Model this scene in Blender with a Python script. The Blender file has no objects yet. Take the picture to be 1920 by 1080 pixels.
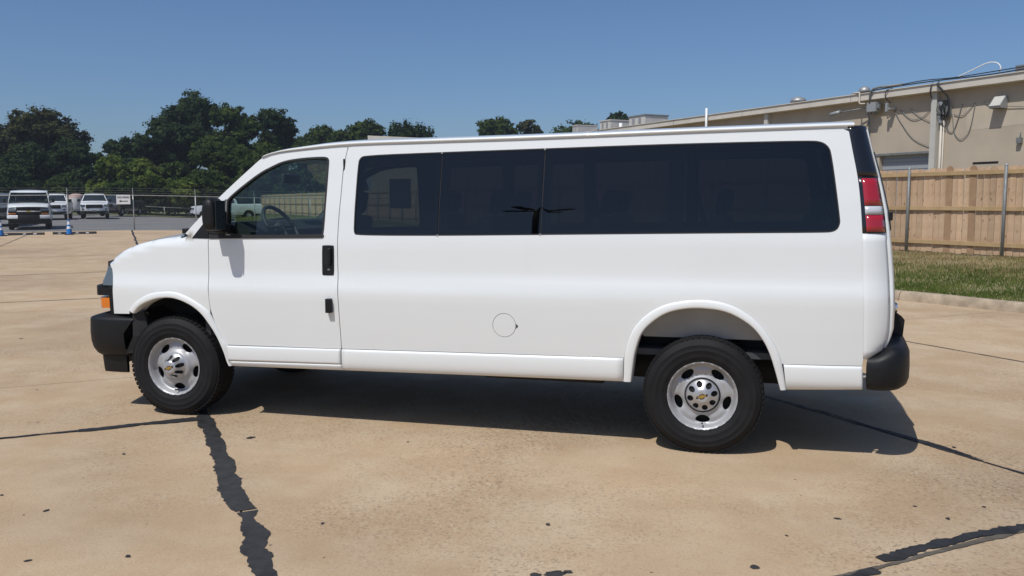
import bpy, bmesh, math, random
import numpy as np
from mathutils import Vector, Matrix
from mathutils.geometry import delaunay_2d_cdt

random.seed(7)
rng = np.random.default_rng(11)
scene = bpy.context.scene
COL = scene.collection
PI = math.pi

# ------------------------------------------------------------------ camera
F_PX, YAW, PITCH, ROLL = 1593.0, 0.2679, 0.1024, -0.0033
CAM = Vector((4.179, -6.426, 1.6276))
fw = Vector((-math.sin(YAW) * math.cos(PITCH), math.cos(YAW) * math.cos(PITCH), -math.sin(PITCH)))
rt0 = fw.cross(Vector((0, 0, 1))).normalized()
up0 = rt0.cross(fw)
rt = rt0 * math.cos(ROLL) + up0 * math.sin(ROLL)
up = up0 * math.cos(ROLL) - rt0 * math.sin(ROLL)
cam_d = bpy.data.cameras.new('camera')
cam_d.sensor_width = 36.0
cam_d.lens = F_PX / 1920.0 * 36.0
cam_d.clip_start = 0.1
cam_d.clip_end = 6000.0
cam = bpy.data.objects.new('camera', cam_d)
M = Matrix((rt, up, -fw)).transposed().to_4x4()
M.translation = CAM
cam.matrix_world = M
COL.objects.link(cam)
scene.camera = cam

# ------------------------------------------------------------------ light
to_sun = Vector((-0.22, -0.60, 1.0)).normalized()
sun_el = math.asin(to_sun.z)
world = bpy.data.worlds.new('World')
scene.world = world
world.use_nodes = True
wn = world.node_tree.nodes
wl = world.node_tree.links
for n_ in list(wn):
    wn.remove(n_)
w_out = wn.new('ShaderNodeOutputWorld')
w_bg = wn.new('ShaderNodeBackground')
w_sky = wn.new('ShaderNodeTexSky')
w_sky.sky_type = 'NISHITA'
w_sky.sun_disc = False
w_sky.sun_elevation = sun_el
w_sky.sun_rotation = math.atan2(to_sun.x, to_sun.y)
w_sky.altitude = 800.0
w_sky.air_density = 1.0
w_sky.dust_density = 2.4
w_sky.ozone_density = 9.0
w_bg.inputs['Strength'].default_value = 0.093
wl.new(w_sky.outputs[0], w_bg.inputs['Color'])
wl.new(w_bg.outputs[0], w_out.inputs['Surface'])
sun_d = bpy.data.lights.new('sun', 'SUN')
sun_d.energy = 3.5
sun_d.angle = math.radians(0.5)
sun_d.color = (1.0, 0.975, 0.935)
sun = bpy.data.objects.new('sun', sun_d)
sun.rotation_euler = to_sun.to_track_quat('Z', 'Y').to_euler()
sun.location = (0, 0, 30)
COL.objects.link(sun)
vs = scene.view_settings
vs.view_transform = 'Standard'
vs.look = 'None'
vs.gamma = 1.0
vs.use_curve_mapping = False
vs.exposure = 0.0
scene.cycles.transparent_max_bounces = 24
scene.cycles.max_bounces = 8

# ------------------------------------------------------------------ materials
def mat(name, col, rough=0.6, metal=0.0, spec=0.5, coat=0.0, var=0.0, vscale=6.0, bump=0.0, bscale=60.0, rand=0.0, col2=None):
    m = bpy.data.materials.new(name)
    m.use_nodes = True
    nt = m.node_tree
    b = nt.nodes['Principled BSDF']
    b.inputs['Roughness'].default_value = rough
    b.inputs['Metallic'].default_value = metal
    b.inputs['Specular IOR Level'].default_value = spec
    b.inputs['Coat Weight'].default_value = coat
    b.inputs['Coat Roughness'].default_value = 0.04
    c = (*col, 1.0)
    b.inputs['Base Color'].default_value = c
    tc = None
    if var or rand or col2:
        tc = nt.nodes.new('ShaderNodeTexCoord')
        nz = nt.nodes.new('ShaderNodeTexNoise')
        nz.inputs['Scale'].default_value = vscale
        nz.inputs['Detail'].default_value = 6.0
        nt.links.new(tc.outputs['Object'], nz.inputs['Vector'])
        mx = nt.nodes.new('ShaderNodeMix')
        mx.data_type = 'RGBA'
        c2 = col2 if col2 else tuple(min(1.0, v * (1 + var)) for v in col)
        c1 = col if col2 else tuple(v * (1 - var) for v in col)
        mx.inputs[6].default_value = (*c1, 1)
        mx.inputs[7].default_value = (*c2, 1)
        cr = nt.nodes.new('ShaderNodeMapRange')
        cr.inputs[1].default_value = 0.3
        cr.inputs[2].default_value = 0.7
        nt.links.new(nz.outputs[0], cr.inputs[0])
        nt.links.new(cr.outputs[0], mx.inputs[0])
        last = mx.outputs[2]
        if rand:
            oi = nt.nodes.new('ShaderNodeObjectInfo')
            hs = nt.nodes.new('ShaderNodeHueSaturation')
            mr = nt.nodes.new('ShaderNodeMapRange')
            mr.inputs[3].default_value = 1 - rand
            mr.inputs[4].default_value = 1 + rand
            nt.links.new(oi.outputs['Random'], mr.inputs[0])
            nt.links.new(mr.outputs[0], hs.inputs['Value'])
            nt.links.new(last, hs.inputs['Color'])
            last = hs.outputs[0]
        nt.links.new(last, b.inputs['Base Color'])
    if bump:
        if tc is None:
            tc = nt.nodes.new('ShaderNodeTexCoord')
        n2 = nt.nodes.new('ShaderNodeTexNoise')
        n2.inputs['Scale'].default_value = bscale
        n2.inputs['Detail'].default_value = 4.0
        nt.links.new(tc.outputs['Object'], n2.inputs['Vector'])
        bp = nt.nodes.new('ShaderNodeBump')
        bp.inputs['Strength'].default_value = bump
        bp.inputs['Distance'].default_value = 0.01
        nt.links.new(n2.outputs[0], bp.inputs['Height'])
        nt.links.new(bp.outputs[0], b.inputs['Normal'])
    return m

def glass(name, tint, ior=1.5, rough=0.0):
    m = bpy.data.materials.new(name)
    m.use_nodes = True
    nt = m.node_tree
    nt.nodes.clear()
    o = nt.nodes.new('ShaderNodeOutputMaterial')
    t = nt.nodes.new('ShaderNodeBsdfTransparent')
    t.inputs[0].default_value = (*tint, 1)
    gl = nt.nodes.new('ShaderNodeBsdfGlossy')
    gl.inputs['Roughness'].default_value = rough
    gl.inputs['Color'].default_value = (1.0, 0.98, 0.94, 1)
    lw = nt.nodes.new('ShaderNodeLayerWeight')
    lw.inputs[0].default_value = 0.5
    pw = nt.nodes.new('ShaderNodeMath')
    pw.operation = 'POWER'
    pw.inputs[1].default_value = 5.0
    nt.links.new(lw.outputs['Facing'], pw.inputs[0])
    fr = nt.nodes.new('ShaderNodeMath')
    fr.operation = 'MULTIPLY_ADD'
    fr.inputs[1].default_value = 0.94
    fr.inputs[2].default_value = 0.052
    nt.links.new(pw.outputs[0], fr.inputs[0])
    mx = nt.nodes.new('ShaderNodeMixShader')
    nt.links.new(fr.outputs[0], mx.inputs[0])
    nt.links.new(t.outputs[0], mx.inputs[1])
    nt.links.new(gl.outputs[0], mx.inputs[2])
    nt.links.new(mx.outputs[0], o.inputs['Surface'])
    return m

def leaf_mat(name, c1, c2, scale=0.6):
    m = bpy.data.materials.new(name)
    m.use_nodes = True
    nt = m.node_tree
    nt.nodes.clear()
    o = nt.nodes.new('ShaderNodeOutputMaterial')
    d = nt.nodes.new('ShaderNodeBsdfDiffuse')
    t = nt.nodes.new('ShaderNodeBsdfTranslucent')
    mx = nt.nodes.new('ShaderNodeMixShader')
    mx.inputs[0].default_value = 0.28
    geo = nt.nodes.new('ShaderNodeNewGeometry')
    nz = nt.nodes.new('ShaderNodeTexNoise')
    nz.inputs['Scale'].default_value = scale
    nz.inputs['Detail'].default_value = 5.0
    nt.links.new(geo.outputs['Position'], nz.inputs['Vector'])
    mr = nt.nodes.new('ShaderNodeMapRange')
    mr.inputs[1].default_value = 0.35
    mr.inputs[2].default_value = 0.68
    nt.links.new(nz.outputs[0], mr.inputs[0])
    ad = nt.nodes.new('ShaderNodeMath')
    ad.operation = 'MULTIPLY_ADD'
    ad.inputs[1].default_value = 0.35
    ad.inputs[2].default_value = -0.175
    nt.links.new(geo.outputs['Random Per Island'], ad.inputs[0])
    a2 = nt.nodes.new('ShaderNodeMath')
    a2.operation = 'ADD'
    a2.use_clamp = True
    nt.links.new(mr.outputs[0], a2.inputs[0])
    nt.links.new(ad.outputs[0], a2.inputs[1])
    cm = nt.nodes.new('ShaderNodeMix')
    cm.data_type = 'RGBA'
    cm.inputs[6].default_value = (*c1, 1)
    cm.inputs[7].default_value = (*c2, 1)
    nt.links.new(a2.outputs[0], cm.inputs[0])
    nt.links.new(cm.outputs[2], d.inputs[0])
    nt.links.new(cm.outputs[2], t.inputs[0])
    nt.links.new(d.outputs[0], mx.inputs[1])
    nt.links.new(t.outputs[0], mx.inputs[2])
    nt.links.new(mx.outputs[0], o.inputs['Surface'])
    return m

def concrete_mat():
    m = bpy.data.materials.new('weathered_concrete')
    m.use_nodes = True
    nt = m.node_tree
    b = nt.nodes['Principled BSDF']
    b.inputs['Roughness'].default_value = 0.88
    b.inputs['Specular IOR Level'].default_value = 0.25
    geo = nt.nodes.new('ShaderNodeNewGeometry')
    P = geo.outputs['Position']
    def noise(scale, detail=5.0, rough=0.55, sx=None):
        n = nt.nodes.new('ShaderNodeTexNoise')
        n.inputs['Scale'].default_value = scale
        n.inputs['Detail'].default_value = detail
        n.inputs['Roughness'].default_value = rough
        if sx:
            mp = nt.nodes.new('ShaderNodeMapping')
            mp.inputs['Rotation'].default_value = (0, 0, math.radians(40))
            mp.inputs['Scale'].default_value = sx
            nt.links.new(P, mp.inputs[0])
            nt.links.new(mp.outputs[0], n.inputs['Vector'])
        else:
            nt.links.new(P, n.inputs['Vector'])
        return n.outputs[0]
    def mr(v, a, b_, lo=0.0, hi=1.0):
        n = nt.nodes.new('ShaderNodeMapRange')
        n.inputs[1].default_value = a
        n.inputs[2].default_value = b_
        n.inputs[3].default_value = lo
        n.inputs[4].default_value = hi
        nt.links.new(v, n.inputs[0])
        return n.outputs[0]
    def mix(fac, c1, c2, blend='MIX'):
        n = nt.nodes.new('ShaderNodeMix')
        n.data_type = 'RGBA'
        n.blend_type = blend
        if isinstance(fac, float):
            n.inputs[0].default_value = fac
        else:
            nt.links.new(fac, n.inputs[0])
        for i, c in ((6, c1), (7, c2)):
            if isinstance(c, tuple):
                n.inputs[i].default_value = (*c, 1)
            else:
                nt.links.new(c, n.inputs[i])
        return n.outputs[2]
    def math_(op, a, c):
        n = nt.nodes.new('ShaderNodeMath')
        n.operation = op
        for i, v in ((0, a), (1, c)):
            if isinstance(v, float):
                n.inputs[i].default_value = v
            else:
                nt.links.new(v, n.inputs[i])
        return n.outputs[0]
    base = mix(mr(noise(0.35, 6.0), 0.3, 0.7), (0.440, 0.308, 0.184), (0.520, 0.378, 0.234))
    base = mix(mr(noise(1.7, 6.0, 0.6), 0.42, 0.75), base, (0.58, 0.455, 0.31))
    base = mix(mr(noise(0.5, 4.0, 0.5, (0.25, 2.2, 1)), 0.55, 0.8, 0.0, 0.5), base, (0.365, 0.262, 0.163))
    # exposed aggregate in worn patches
    worn = mr(noise(0.5, 5.0, 0.6), 0.46, 0.68, 0.12, 0.9)
    spk = nt.nodes.new('ShaderNodeTexVoronoi')
    spk.inputs['Scale'].default_value = 75.0
    nt.links.new(P, spk.inputs['Vector'])
    sp_c = spk.outputs['Color']
    sep = nt.nodes.new('ShaderNodeSeparateColor')
    nt.links.new(sp_c, sep.inputs[0])
    dark = math_('MULTIPLY', mr(sep.outputs[0], 0.72, 0.9), math_('MULTIPLY', worn, 0.7))
    lite = math_('MULTIPLY', mr(sep.outputs[1], 0.78, 0.92), math_('MULTIPLY', worn, 0.65))
    base = mix(dark, base, (0.15, 0.105, 0.07))
    base = mix(lite, base, (0.62, 0.52, 0.38))
    # fine grit everywhere
    grit = mr(noise(80.0, 4.0, 0.75), 0.52, 0.74, 0.0, 0.55)
    base = mix(grit, base, (0.235, 0.17, 0.11))
    # small black spots
    v2 = nt.nodes.new('ShaderNodeTexVoronoi')
    v2.inputs['Scale'].default_value = 5.0
    v2.inputs['Randomness'].default_value = 1.0
    nt.links.new(P, v2.inputs['Vector'])
    s2 = nt.nodes.new('ShaderNodeSeparateColor')
    nt.links.new(v2.outputs['Color'], s2.inputs[0])
    rad = mr(s2.outputs[2], 0.86, 1.0, 0.0, 0.04)
    near = math_('LESS_THAN', v2.outputs['Distance'], rad)
    base = mix(math_('MULTIPLY', near, 0.75), base, (0.06, 0.05, 0.042))
    # faint oil/tyre stains
    st = mr(noise(0.23, 4.0), 0.52, 0.75, 0.0, 0.45)
    base = mix(st, base, (0.22, 0.16, 0.105))
    oi = nt.nodes.new('ShaderNodeObjectInfo')
    hs = nt.nodes.new('ShaderNodeHueSaturation')
    nt.links.new(mr(oi.outputs['Random'], 0.0, 1.0, 0.94, 1.05), hs.inputs['Value'])
    nt.links.new(base, hs.inputs['Color'])
    nt.links.new(hs.outputs[0], b.inputs['Base Color'])
    bp = nt.nodes.new('ShaderNodeBump')
    bp.inputs['Strength'].default_value = 0.6
    bp.inputs['Distance'].default_value = 0.006
    nt.links.new(noise(90.0, 5.0, 0.7), bp.inputs['Height'])
    nt.links.new(bp.outputs[0], b.inputs['Normal'])
    return m

M_ = {}
M_['paint'] = mat('white_paint', (0.745, 0.763, 0.748), 0.30, coat=0.7, spec=0.4, var=0.012, vscale=1.3, bump=0.02, bscale=2.5)
M_['molding'] = mat('white_molding', (0.75, 0.765, 0.745), 0.42, coat=0.25)
M_['black_plastic'] = mat('black_plastic', (0.0085, 0.009, 0.010), 0.5, spec=0.3, var=0.15, vscale=30, bump=0.05, bscale=400)
M_['black_trim'] = mat('black_gloss_trim', (0.012, 0.013, 0.016), 0.22, coat=0.3)
M_['rubber'] = mat('seal_rubber', (0.014, 0.014, 0.015), 0.7)
M_['tyre'] = mat('tyre_rubber', (0.009, 0.009, 0.0098), 0.72, spec=0.28, var=0.25, vscale=9, bump=0.06, bscale=150)
M_['alloy'] = mat('silver_wheel', (0.40, 0.40, 0.405), 0.45, metal=0.3, var=0.05, vscale=8)
M_['cap'] = mat('machined_cap', (0.47, 0.47, 0.47), 0.36, metal=0.6)
M_['gold'] = mat('gold_emblem', (0.55, 0.38, 0.10), 0.3, metal=0.8)
M_['chrome'] = mat('chrome', (0.8, 0.8, 0.8), 0.1, metal=1.0)
M_['dark'] = mat('dark_cavity', (0.008, 0.008, 0.009), 0.9)
M_['liner'] = mat('wheel_liner', (0.016, 0.016, 0.017), 0.85, var=0.3, vscale=12)
M_['inner_grey'] = mat('inner_wing_shaded', (0.25, 0.255, 0.25), 0.8, var=0.1, vscale=5)  # white body inside the arch, greyed to carry its shade
M_['under'] = mat('underbody', (0.008, 0.008, 0.008), 0.85, var=0.3, vscale=6)
M_['trim_int'] = mat('interior_trim', (0.055, 0.058, 0.062), 0.8, var=0.08)
M_['headliner'] = mat('headliner', (0.16, 0.165, 0.17), 0.9)
M_['seat'] = mat('seat_vinyl', (0.035, 0.037, 0.04), 0.6, var=0.1)
M_['dash'] = mat('dashboard', (0.03, 0.032, 0.036), 0.6)
M_['glass_dark'] = glass('privacy_glass', (0.10, 0.115, 0.12), 1.52)
M_['glass_green'] = glass('green_tint_glass', (0.66, 0.77, 0.72), 1.52)
M_['glass_rear'] = glass('rear_glass', (0.12, 0.14, 0.145), 1.52)
M_['lens_clear'] = mat('headlight_lens', (0.10, 0.12, 0.13), 0.08, coat=1.0, spec=0.6)
M_['amber'] = mat('amber_lens', (0.75, 0.20, 0.012), 0.18, coat=0.8)
M_['red'] = mat('red_lens', (0.38, 0.012, 0.022), 0.14, coat=1.0)
M_['white_lens'] = mat('reverse_lens', (0.55, 0.58, 0.60), 0.2, coat=1.0)
M_['paper'] = mat('sticker_paper', (0.55, 0.55, 0.53), 0.8)
M_['concrete'] = concrete_mat()
M_['curb'] = mat('curb_concrete', (0.36, 0.285, 0.20), 0.9, var=0.25, vscale=7, bump=0.4, bscale=60)
M_['tar'] = mat('tar_sealant', (0.022, 0.022, 0.023), 0.6, var=0.5, vscale=14, bump=0.3, bscale=40)
M_['tar_grey'] = mat('worn_sealant', (0.10, 0.085, 0.065), 0.8, var=0.4, vscale=9)
M_['asphalt'] = mat('asphalt', (0.185, 0.180, 0.172), 0.85, var=0.16, vscale=0.35, bump=0.25, bscale=60)
M_['line_white'] = mat('faded_line_paint', (0.42, 0.41, 0.38), 0.8, var=0.3, vscale=3)
M_['soil'] = mat('dry_soil', (0.30, 0.235, 0.125), 0.95, col2=(0.18, 0.165, 0.07), vscale=1.2)
M_['lawn'] = mat('lawn', (0.10, 0.13, 0.035), 0.95, col2=(0.18, 0.19, 0.07), vscale=0.8)
M_['field'] = mat('field', (0.10, 0.105, 0.04), 0.95, col2=(0.06, 0.08, 0.025), vscale=0.2)
M_['galv'] = mat('galvanised_steel', (0.36, 0.36, 0.345), 0.5, metal=0.5, var=0.12, vscale=8)
M_['galv_dull'] = mat('dull_steel', (0.21, 0.22, 0.215), 0.6, metal=0.3, var=0.15, vscale=8)
M_['stucco'] = mat('tan_stucco', (0.455, 0.382, 0.29), 0.92, var=0.10, vscale=0.9, bump=0.15, bscale=90)
M_['stucco_patch'] = mat('repainted_stucco', (0.505, 0.43, 0.33), 0.92, var=0.07, vscale=2)
M_['fascia'] = mat('cream_fascia', (0.60, 0.55, 0.47), 0.6, var=0.08, vscale=2)
M_['column'] = mat('pale_steel_column', (0.52, 0.50, 0.45), 0.6, var=0.06, vscale=3)
M_['roofing'] = mat('grey_roofing', (0.33, 0.31, 0.28), 0.8, var=0.1, vscale=2)
M_['shingle'] = mat('brown_shingle', (0.17, 0.085, 0.06), 0.9, var=0.3, vscale=6)
M_['shutter'] = mat('grey_shutter', (0.33, 0.345, 0.36), 0.55)
M_['cable'] = mat('black_cable', (0.018, 0.018, 0.02), 0.6)
M_['box_grey'] = mat('grey_metal_box', (0.33, 0.34, 0.34), 0.5, metal=0.2)
M_['pvc'] = mat('white_pvc', (0.78, 0.78, 0.76), 0.45)
M_['hvac'] = mat('hvac_sheet', (0.50, 0.47, 0.43), 0.6, var=0.12, vscale=2)
M_['bark'] = mat('bark', (0.085, 0.065, 0.05), 0.95, var=0.3, vscale=5)
M_['picket'] = mat('cedar_picket', (0.45, 0.295, 0.175), 0.85, col2=(0.60, 0.42, 0.27), vscale=5, rand=0.17)
M_['picket_dark'] = mat('brown_picket', (0.31, 0.19, 0.105), 0.85, col2=(0.38, 0.24, 0.14), vscale=7, rand=0.08)
M_['knot'] = mat('knot_wood', (0.27, 0.15, 0.08), 0.8)
M_['rail'] = mat('treated_rail', (0.40, 0.27, 0.13), 0.85, col2=(0.47, 0.33, 0.175), vscale=6, rand=0.08)
M_['cone_blue'] = mat('blue_cone', (0.02, 0.17, 0.50), 0.5)
M_['cone_white'] = mat('white_band', (0.74, 0.75, 0.76), 0.5)
M_['sign_white'] = mat('sign_white', (0.78, 0.78, 0.77), 0.5)
M_['sign_black'] = mat('sign_black', (0.015, 0.015, 0.015), 0.6)
M_['truck_white'] = mat('truck_white_paint', (0.78, 0.79, 0.79), 0.3, coat=0.7)
M_['truck_black'] = mat('truck_black_paint', (0.04, 0.043, 0.046), 0.25, coat=0.7)
M_['truck_grey'] = mat('truck_grey_paint', (0.13, 0.135, 0.14), 0.3, coat=0.7)
M_['bg_glass'] = mat('dark_vehicle_glass', (0.022, 0.032, 0.036), 0.06, spec=0.6)
M_['tank'] = mat('white_tank', (0.66, 0.64, 0.60), 0.5, var=0.06, vscale=2)
M_['pink'] = mat('faded_pink', (0.52, 0.34, 0.29), 0.6)
LEAF = {
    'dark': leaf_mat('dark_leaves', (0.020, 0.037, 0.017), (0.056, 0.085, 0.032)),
    'mid': leaf_mat('mid_leaves', (0.029, 0.050, 0.015), (0.085, 0.118, 0.031)),
    'lite': leaf_mat('light_leaves', (0.060, 0.092, 0.018), (0.150, 0.19, 0.04)),
    'olive': leaf_mat('olive_leaves', (0.036, 0.042, 0.019), (0.09, 0.092, 0.038)),
    'grass': leaf_mat('grass_blades', (0.095, 0.14, 0.03), (0.185, 0.215, 0.06), 1.5),
    'dry': leaf_mat('dry_grass', (0.33, 0.25, 0.125), (0.50, 0.40, 0.22), 1.5),
}

# ------------------------------------------------------------------ helpers
def obj(name, V, Fc, m, parent=None, smooth=False, loc=None, rot=None):
    me = bpy.data.meshes.new(name)
    if isinstance(V, np.ndarray):
        V = V.tolist()
    me.from_pydata(V, [], Fc)
    if smooth:
        me.polygons.foreach_set('use_smooth', [True] * len(me.polygons))
    mats = m if isinstance(m, (list, tuple)) else [m]
    for q in mats:
        me.materials.append(q)
    o = bpy.data.objects.new(name, me)
    COL.objects.link(o)
    if parent:
        o.parent = parent
    if loc is not None:
        o.location = loc
    if rot is not None:
        o.rotation_euler = rot
    return o

def share(src, parent=None, loc=None, rot=None, scl=None):
    o = src.copy()
    COL.objects.link(o)
    if parent is not None:
        o.parent = parent
    if loc is not None:
        o.location = loc
    if rot is not None:
        o.rotation_euler = rot
    if scl is not None:
        o.scale = scl
    return o

def empty(name, loc=(0, 0, 0), rz=0.0):
    o = bpy.data.objects.new(name, None)
    o.empty_display_size = 0.3
    o.location = loc
    o.rotation_euler = (0, 0, rz)
    COL.objects.link(o)
    return o

def tag(o, label=None, cat=None, group=None, kind=None):
    if label: o['label'] = label
    if cat: o['category'] = cat
    if group: o['group'] = group
    if kind: o['kind'] = kind
    return o

def kids(o):
    return [c for c in ALLKIDS.get(o.name, [])]

def copy_tree(o, parent=None, skip=()):
    def rec(src, par, depth):
        c = src.copy()
        COL.objects.link(c)
        if par is not None:
            c.parent = par
        for ch in [q for q in list(COL.objects) if q.parent == src]:
            if ch.name.split('.')[0] in skip:
                continue
            rec(ch, c, depth + 1)
        return c
    return rec(o, parent, 0)

class MB:
    """collects simple shapes into one mesh"""
    def __init__(s):
        s.V = []
        s.F = []
    def add(s, V, F):
        k = len(s.V)
        s.V += [tuple(v) for v in V]
        s.F += [tuple(i + k for i in f) for f in F]
        return s
    def box(s, x0, x1, y0, y1, z0, z1, bev=0.0):
        if bev <= 0:
            s.add([(x0, y0, z0), (x1, y0, z0), (x1, y1, z0), (x0, y1, z0), (x0, y0, z1), (x1, y0, z1), (x1, y1, z1), (x0, y1, z1)],
                  [(3, 2, 1, 0), (4, 5, 6, 7), (0, 1, 5, 4), (1, 2, 6, 5), (2, 3, 7, 6), (3, 0, 4, 7)])
        else:
            bm = bmesh.new()
            bmesh.ops.create_cube(bm, size=1.0)
            for v in bm.verts:
                v.co = Vector(((x0 + x1) / 2 + v.co.x * (x1 - x0), (y0 + y1) / 2 + v.co.y * (y1 - y0), (z0 + z1) / 2 + v.co.z * (z1 - z0)))
            bmesh.ops.bevel(bm, geom=list(bm.edges), offset=bev, segments=2, affect='EDGES', profile=0.6)
            bm.verts.index_update()
            s.add([v.co[:] for v in bm.verts], [[v.index for v in f.verts] for f in bm.faces])
            bm.free()
        return s
    def tube(s, pts, r, n=6, cap=True, r1=None):
        pts = [Vector(p) for p in pts]
        k = len(s.V)
        N = len(pts)
        prev = None
        for i, p in enumerate(pts):
            d = (pts[min(i + 1, N - 1)] - pts[max(i - 1, 0)])
            if d.length < 1e-9: d = Vector((0, 0, 1))
            d.normalize()
            if prev is None:
                a = d.orthogonal().normalized()
            else:
                a = (prev - d * prev.dot(d))
                a = a.normalized() if a.length > 1e-6 else d.orthogonal().normalized()
            prev = a
            b = d.cross(a)
            rr = r if r1 is None else r + (r1 - r) * i / max(1, N - 1)
            for j in range(n):
                t = 2 * PI * j / n
                s.V.append(tuple(p + a * (rr * math.cos(t)) + b * (rr * math.sin(t))))
        for i in range(N - 1):
            for j in range(n):
                a0 = k + i * n + j
                a1 = k + i * n + (j + 1) % n
                s.F.append((a0, a1, a1 + n, a0 + n))
        if cap:
            s.F.append(tuple(k + j for j in reversed(range(n))))
            s.F.append(tuple(k + (N - 1) * n + j for j in range(n)))
        return s
    def lathe(s, prof, n=24, c=(0, 0, 0), axis='z'):
        k = len(s.V)
        for (r, h) in prof:
            for j in range(n):
                t = 2 * PI * j / n
                a, b = r * math.cos(t), r * math.sin(t)
                if axis == 'z': p = (c[0] + a, c[1] + b, c[2] + h)
                elif axis == 'y': p = (c[0] + a, c[1] + h, c[2] + b)
                else: p = (c[0] + h, c[1] + a, c[2] + b)
                s.V.append(p)
        for i in range(len(prof) - 1):
            for j in range(n):
                a0 = k + i * n + j
                a1 = k + i * n + (j + 1) % n
                s.F.append((a0, a1, a1 + n, a0 + n) if axis != 'y' else (a0, a0 + n, a1 + n, a1))
        return s
    def prism(s, pts, a, b):
        """extrude a polygon of 3D points pts by vector (b-a)"""
        k = len(s.V)
        n = len(pts)
        d = Vector(b) - Vector(a)
        s.V += [tuple(Vector(p)) for p in pts] + [tuple(Vector(p) + d) for p in pts]
        s.F.append(tuple(k + i for i in reversed(range(n))))
        s.F.append(tuple(k + n + i for i in range(n)))
        for i in range(n):
            j = (i + 1) % n
            s.F.append((k + i, k + j, k + n + j, k + n + i))
        return s
    def build(s, name, m, parent=None, smooth=False, loc=None, rot=None):
        return obj(name, s.V, s.F, m, parent, smooth, loc, rot)

def loft(name, G, m, parent=None, smooth=True, flip=False, closed=False):
    """G: rows x cols of points"""
    R, C_ = len(G), len(G[0])
    V = [tuple(p) for row in G for p in row]
    Fc = []
    for i in range(R - 1):
        for j in range(C_ - 1 + (1 if closed else 0)):
            j1 = (j + 1) % C_
            f = (i * C_ + j, i * C_ + j1, (i + 1) * C_ + j1, (i + 1) * C_ + j)
            Fc.append(f[::-1] if flip else f)
    return obj(name, V, Fc, m, parent, smooth)

def resample(P_, step, closed=True):
    P_ = [np.array(p, float) for p in P_]
    out = []
    n = len(P_)
    for i in range(n if closed else n - 1):
        a, b = P_[i], P_[(i + 1) % n]
        L = np.linalg.norm(b - a)
        if L < 1e-6: continue
        k = max(1, int(math.ceil(L / step)))
        for j in range(k):
            out.append(a + (b - a) * j / k)
    if not closed:
        out.append(P_[-1])
    return out

def chaikin(P_, it=2, closed=True):
    P_ = [np.array(p, float) for p in P_]
    for _ in range(it):
        Q = []
        n = len(P_)
        if not closed: Q.append(P_[0])
        for i in range(n if closed else n - 1):
            a, b = P_[i], P_[(i + 1) % n]
            Q += [a * .75 + b * .25, a * .25 + b * .75]
        if not closed: Q.append(P_[-1])
        P_ = Q
    return P_

def crv(P_, step=0.02):
    """smooth open curve through points (Catmull-Rom)"""
    P_ = [np.array(p, float) for p in P_]
    out = []
    n = len(P_)
    for i in range(n - 1):
        p0, p1, p2, p3 = P_[max(i - 1, 0)], P_[i], P_[i + 1], P_[min(i + 2, n - 1)]
        L = np.linalg.norm(p2 - p1)
        k = max(1, int(math.ceil(L / step)))
        t0 = (p2 - p0) / max(1e-9, (np.linalg.norm(p2 - p1) + np.linalg.norm(p1 - p0))) * L
        t1 = (p3 - p1) / max(1e-9, (np.linalg.norm(p3 - p2) + np.linalg.norm(p2 - p1))) * L
        for j in range(k):
            t = j / k
            h = (2 * t**3 - 3 * t**2 + 1, t**3 - 2 * t**2 + t, -2 * t**3 + 3 * t**2, t**3 - t**2)
            out.append(h[0] * p1 + h[1] * t0 + h[2] * p2 + h[3] * t1)
    out.append(P_[-1])
    return out

def inside(poly, X, Y):
    px = np.array([p[0] for p in poly]); py = np.array([p[1] for p in poly])
    r = np.zeros(X.shape, bool)
    j = len(px) - 1
    for i in range(len(px)):
        with np.errstate(divide='ignore', invalid='ignore'):
            c = ((py[i] > Y) != (py[j] > Y)) & (X < (px[j] - px[i]) * (Y - py[i]) / (py[j] - py[i]) + px[i])
        r ^= c
        j = i
    return r

def segdist(poly, X, Y):
    d = np.full(X.shape, 1e9)
    n = len(poly)
    for i in range(n):
        a = poly[i]; b = poly[(i + 1) % n]
        ab = b - a
        L2 = ab @ ab + 1e-12
        t = np.clip(((X - a[0]) * ab[0] + (Y - a[1]) * ab[1]) / L2, 0, 1)
        d = np.minimum(d, np.hypot(X - a[0] - t * ab[0], Y - a[1] - t * ab[1]))
    return d

def shrink(poly, d):
    """inset (d>0) of a closed polygon"""
    P_ = [np.array(p, float) for p in poly]
    n = len(P_)
    A = sum(P_[i][0] * P_[(i + 1) % n][1] - P_[(i + 1) % n][0] * P_[i][1] for i in range(n))
    s = 1 if A > 0 else -1
    out = []
    for i in range(n):
        t = P_[(i + 1) % n] - P_[i - 1]
        L = np.linalg.norm(t)
        if L < 1e-9:
            out.append(P_[i]); continue
        t = t / L
        out.append(P_[i] + s * d * np.array([-t[1], t[0]]))
    return out

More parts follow.
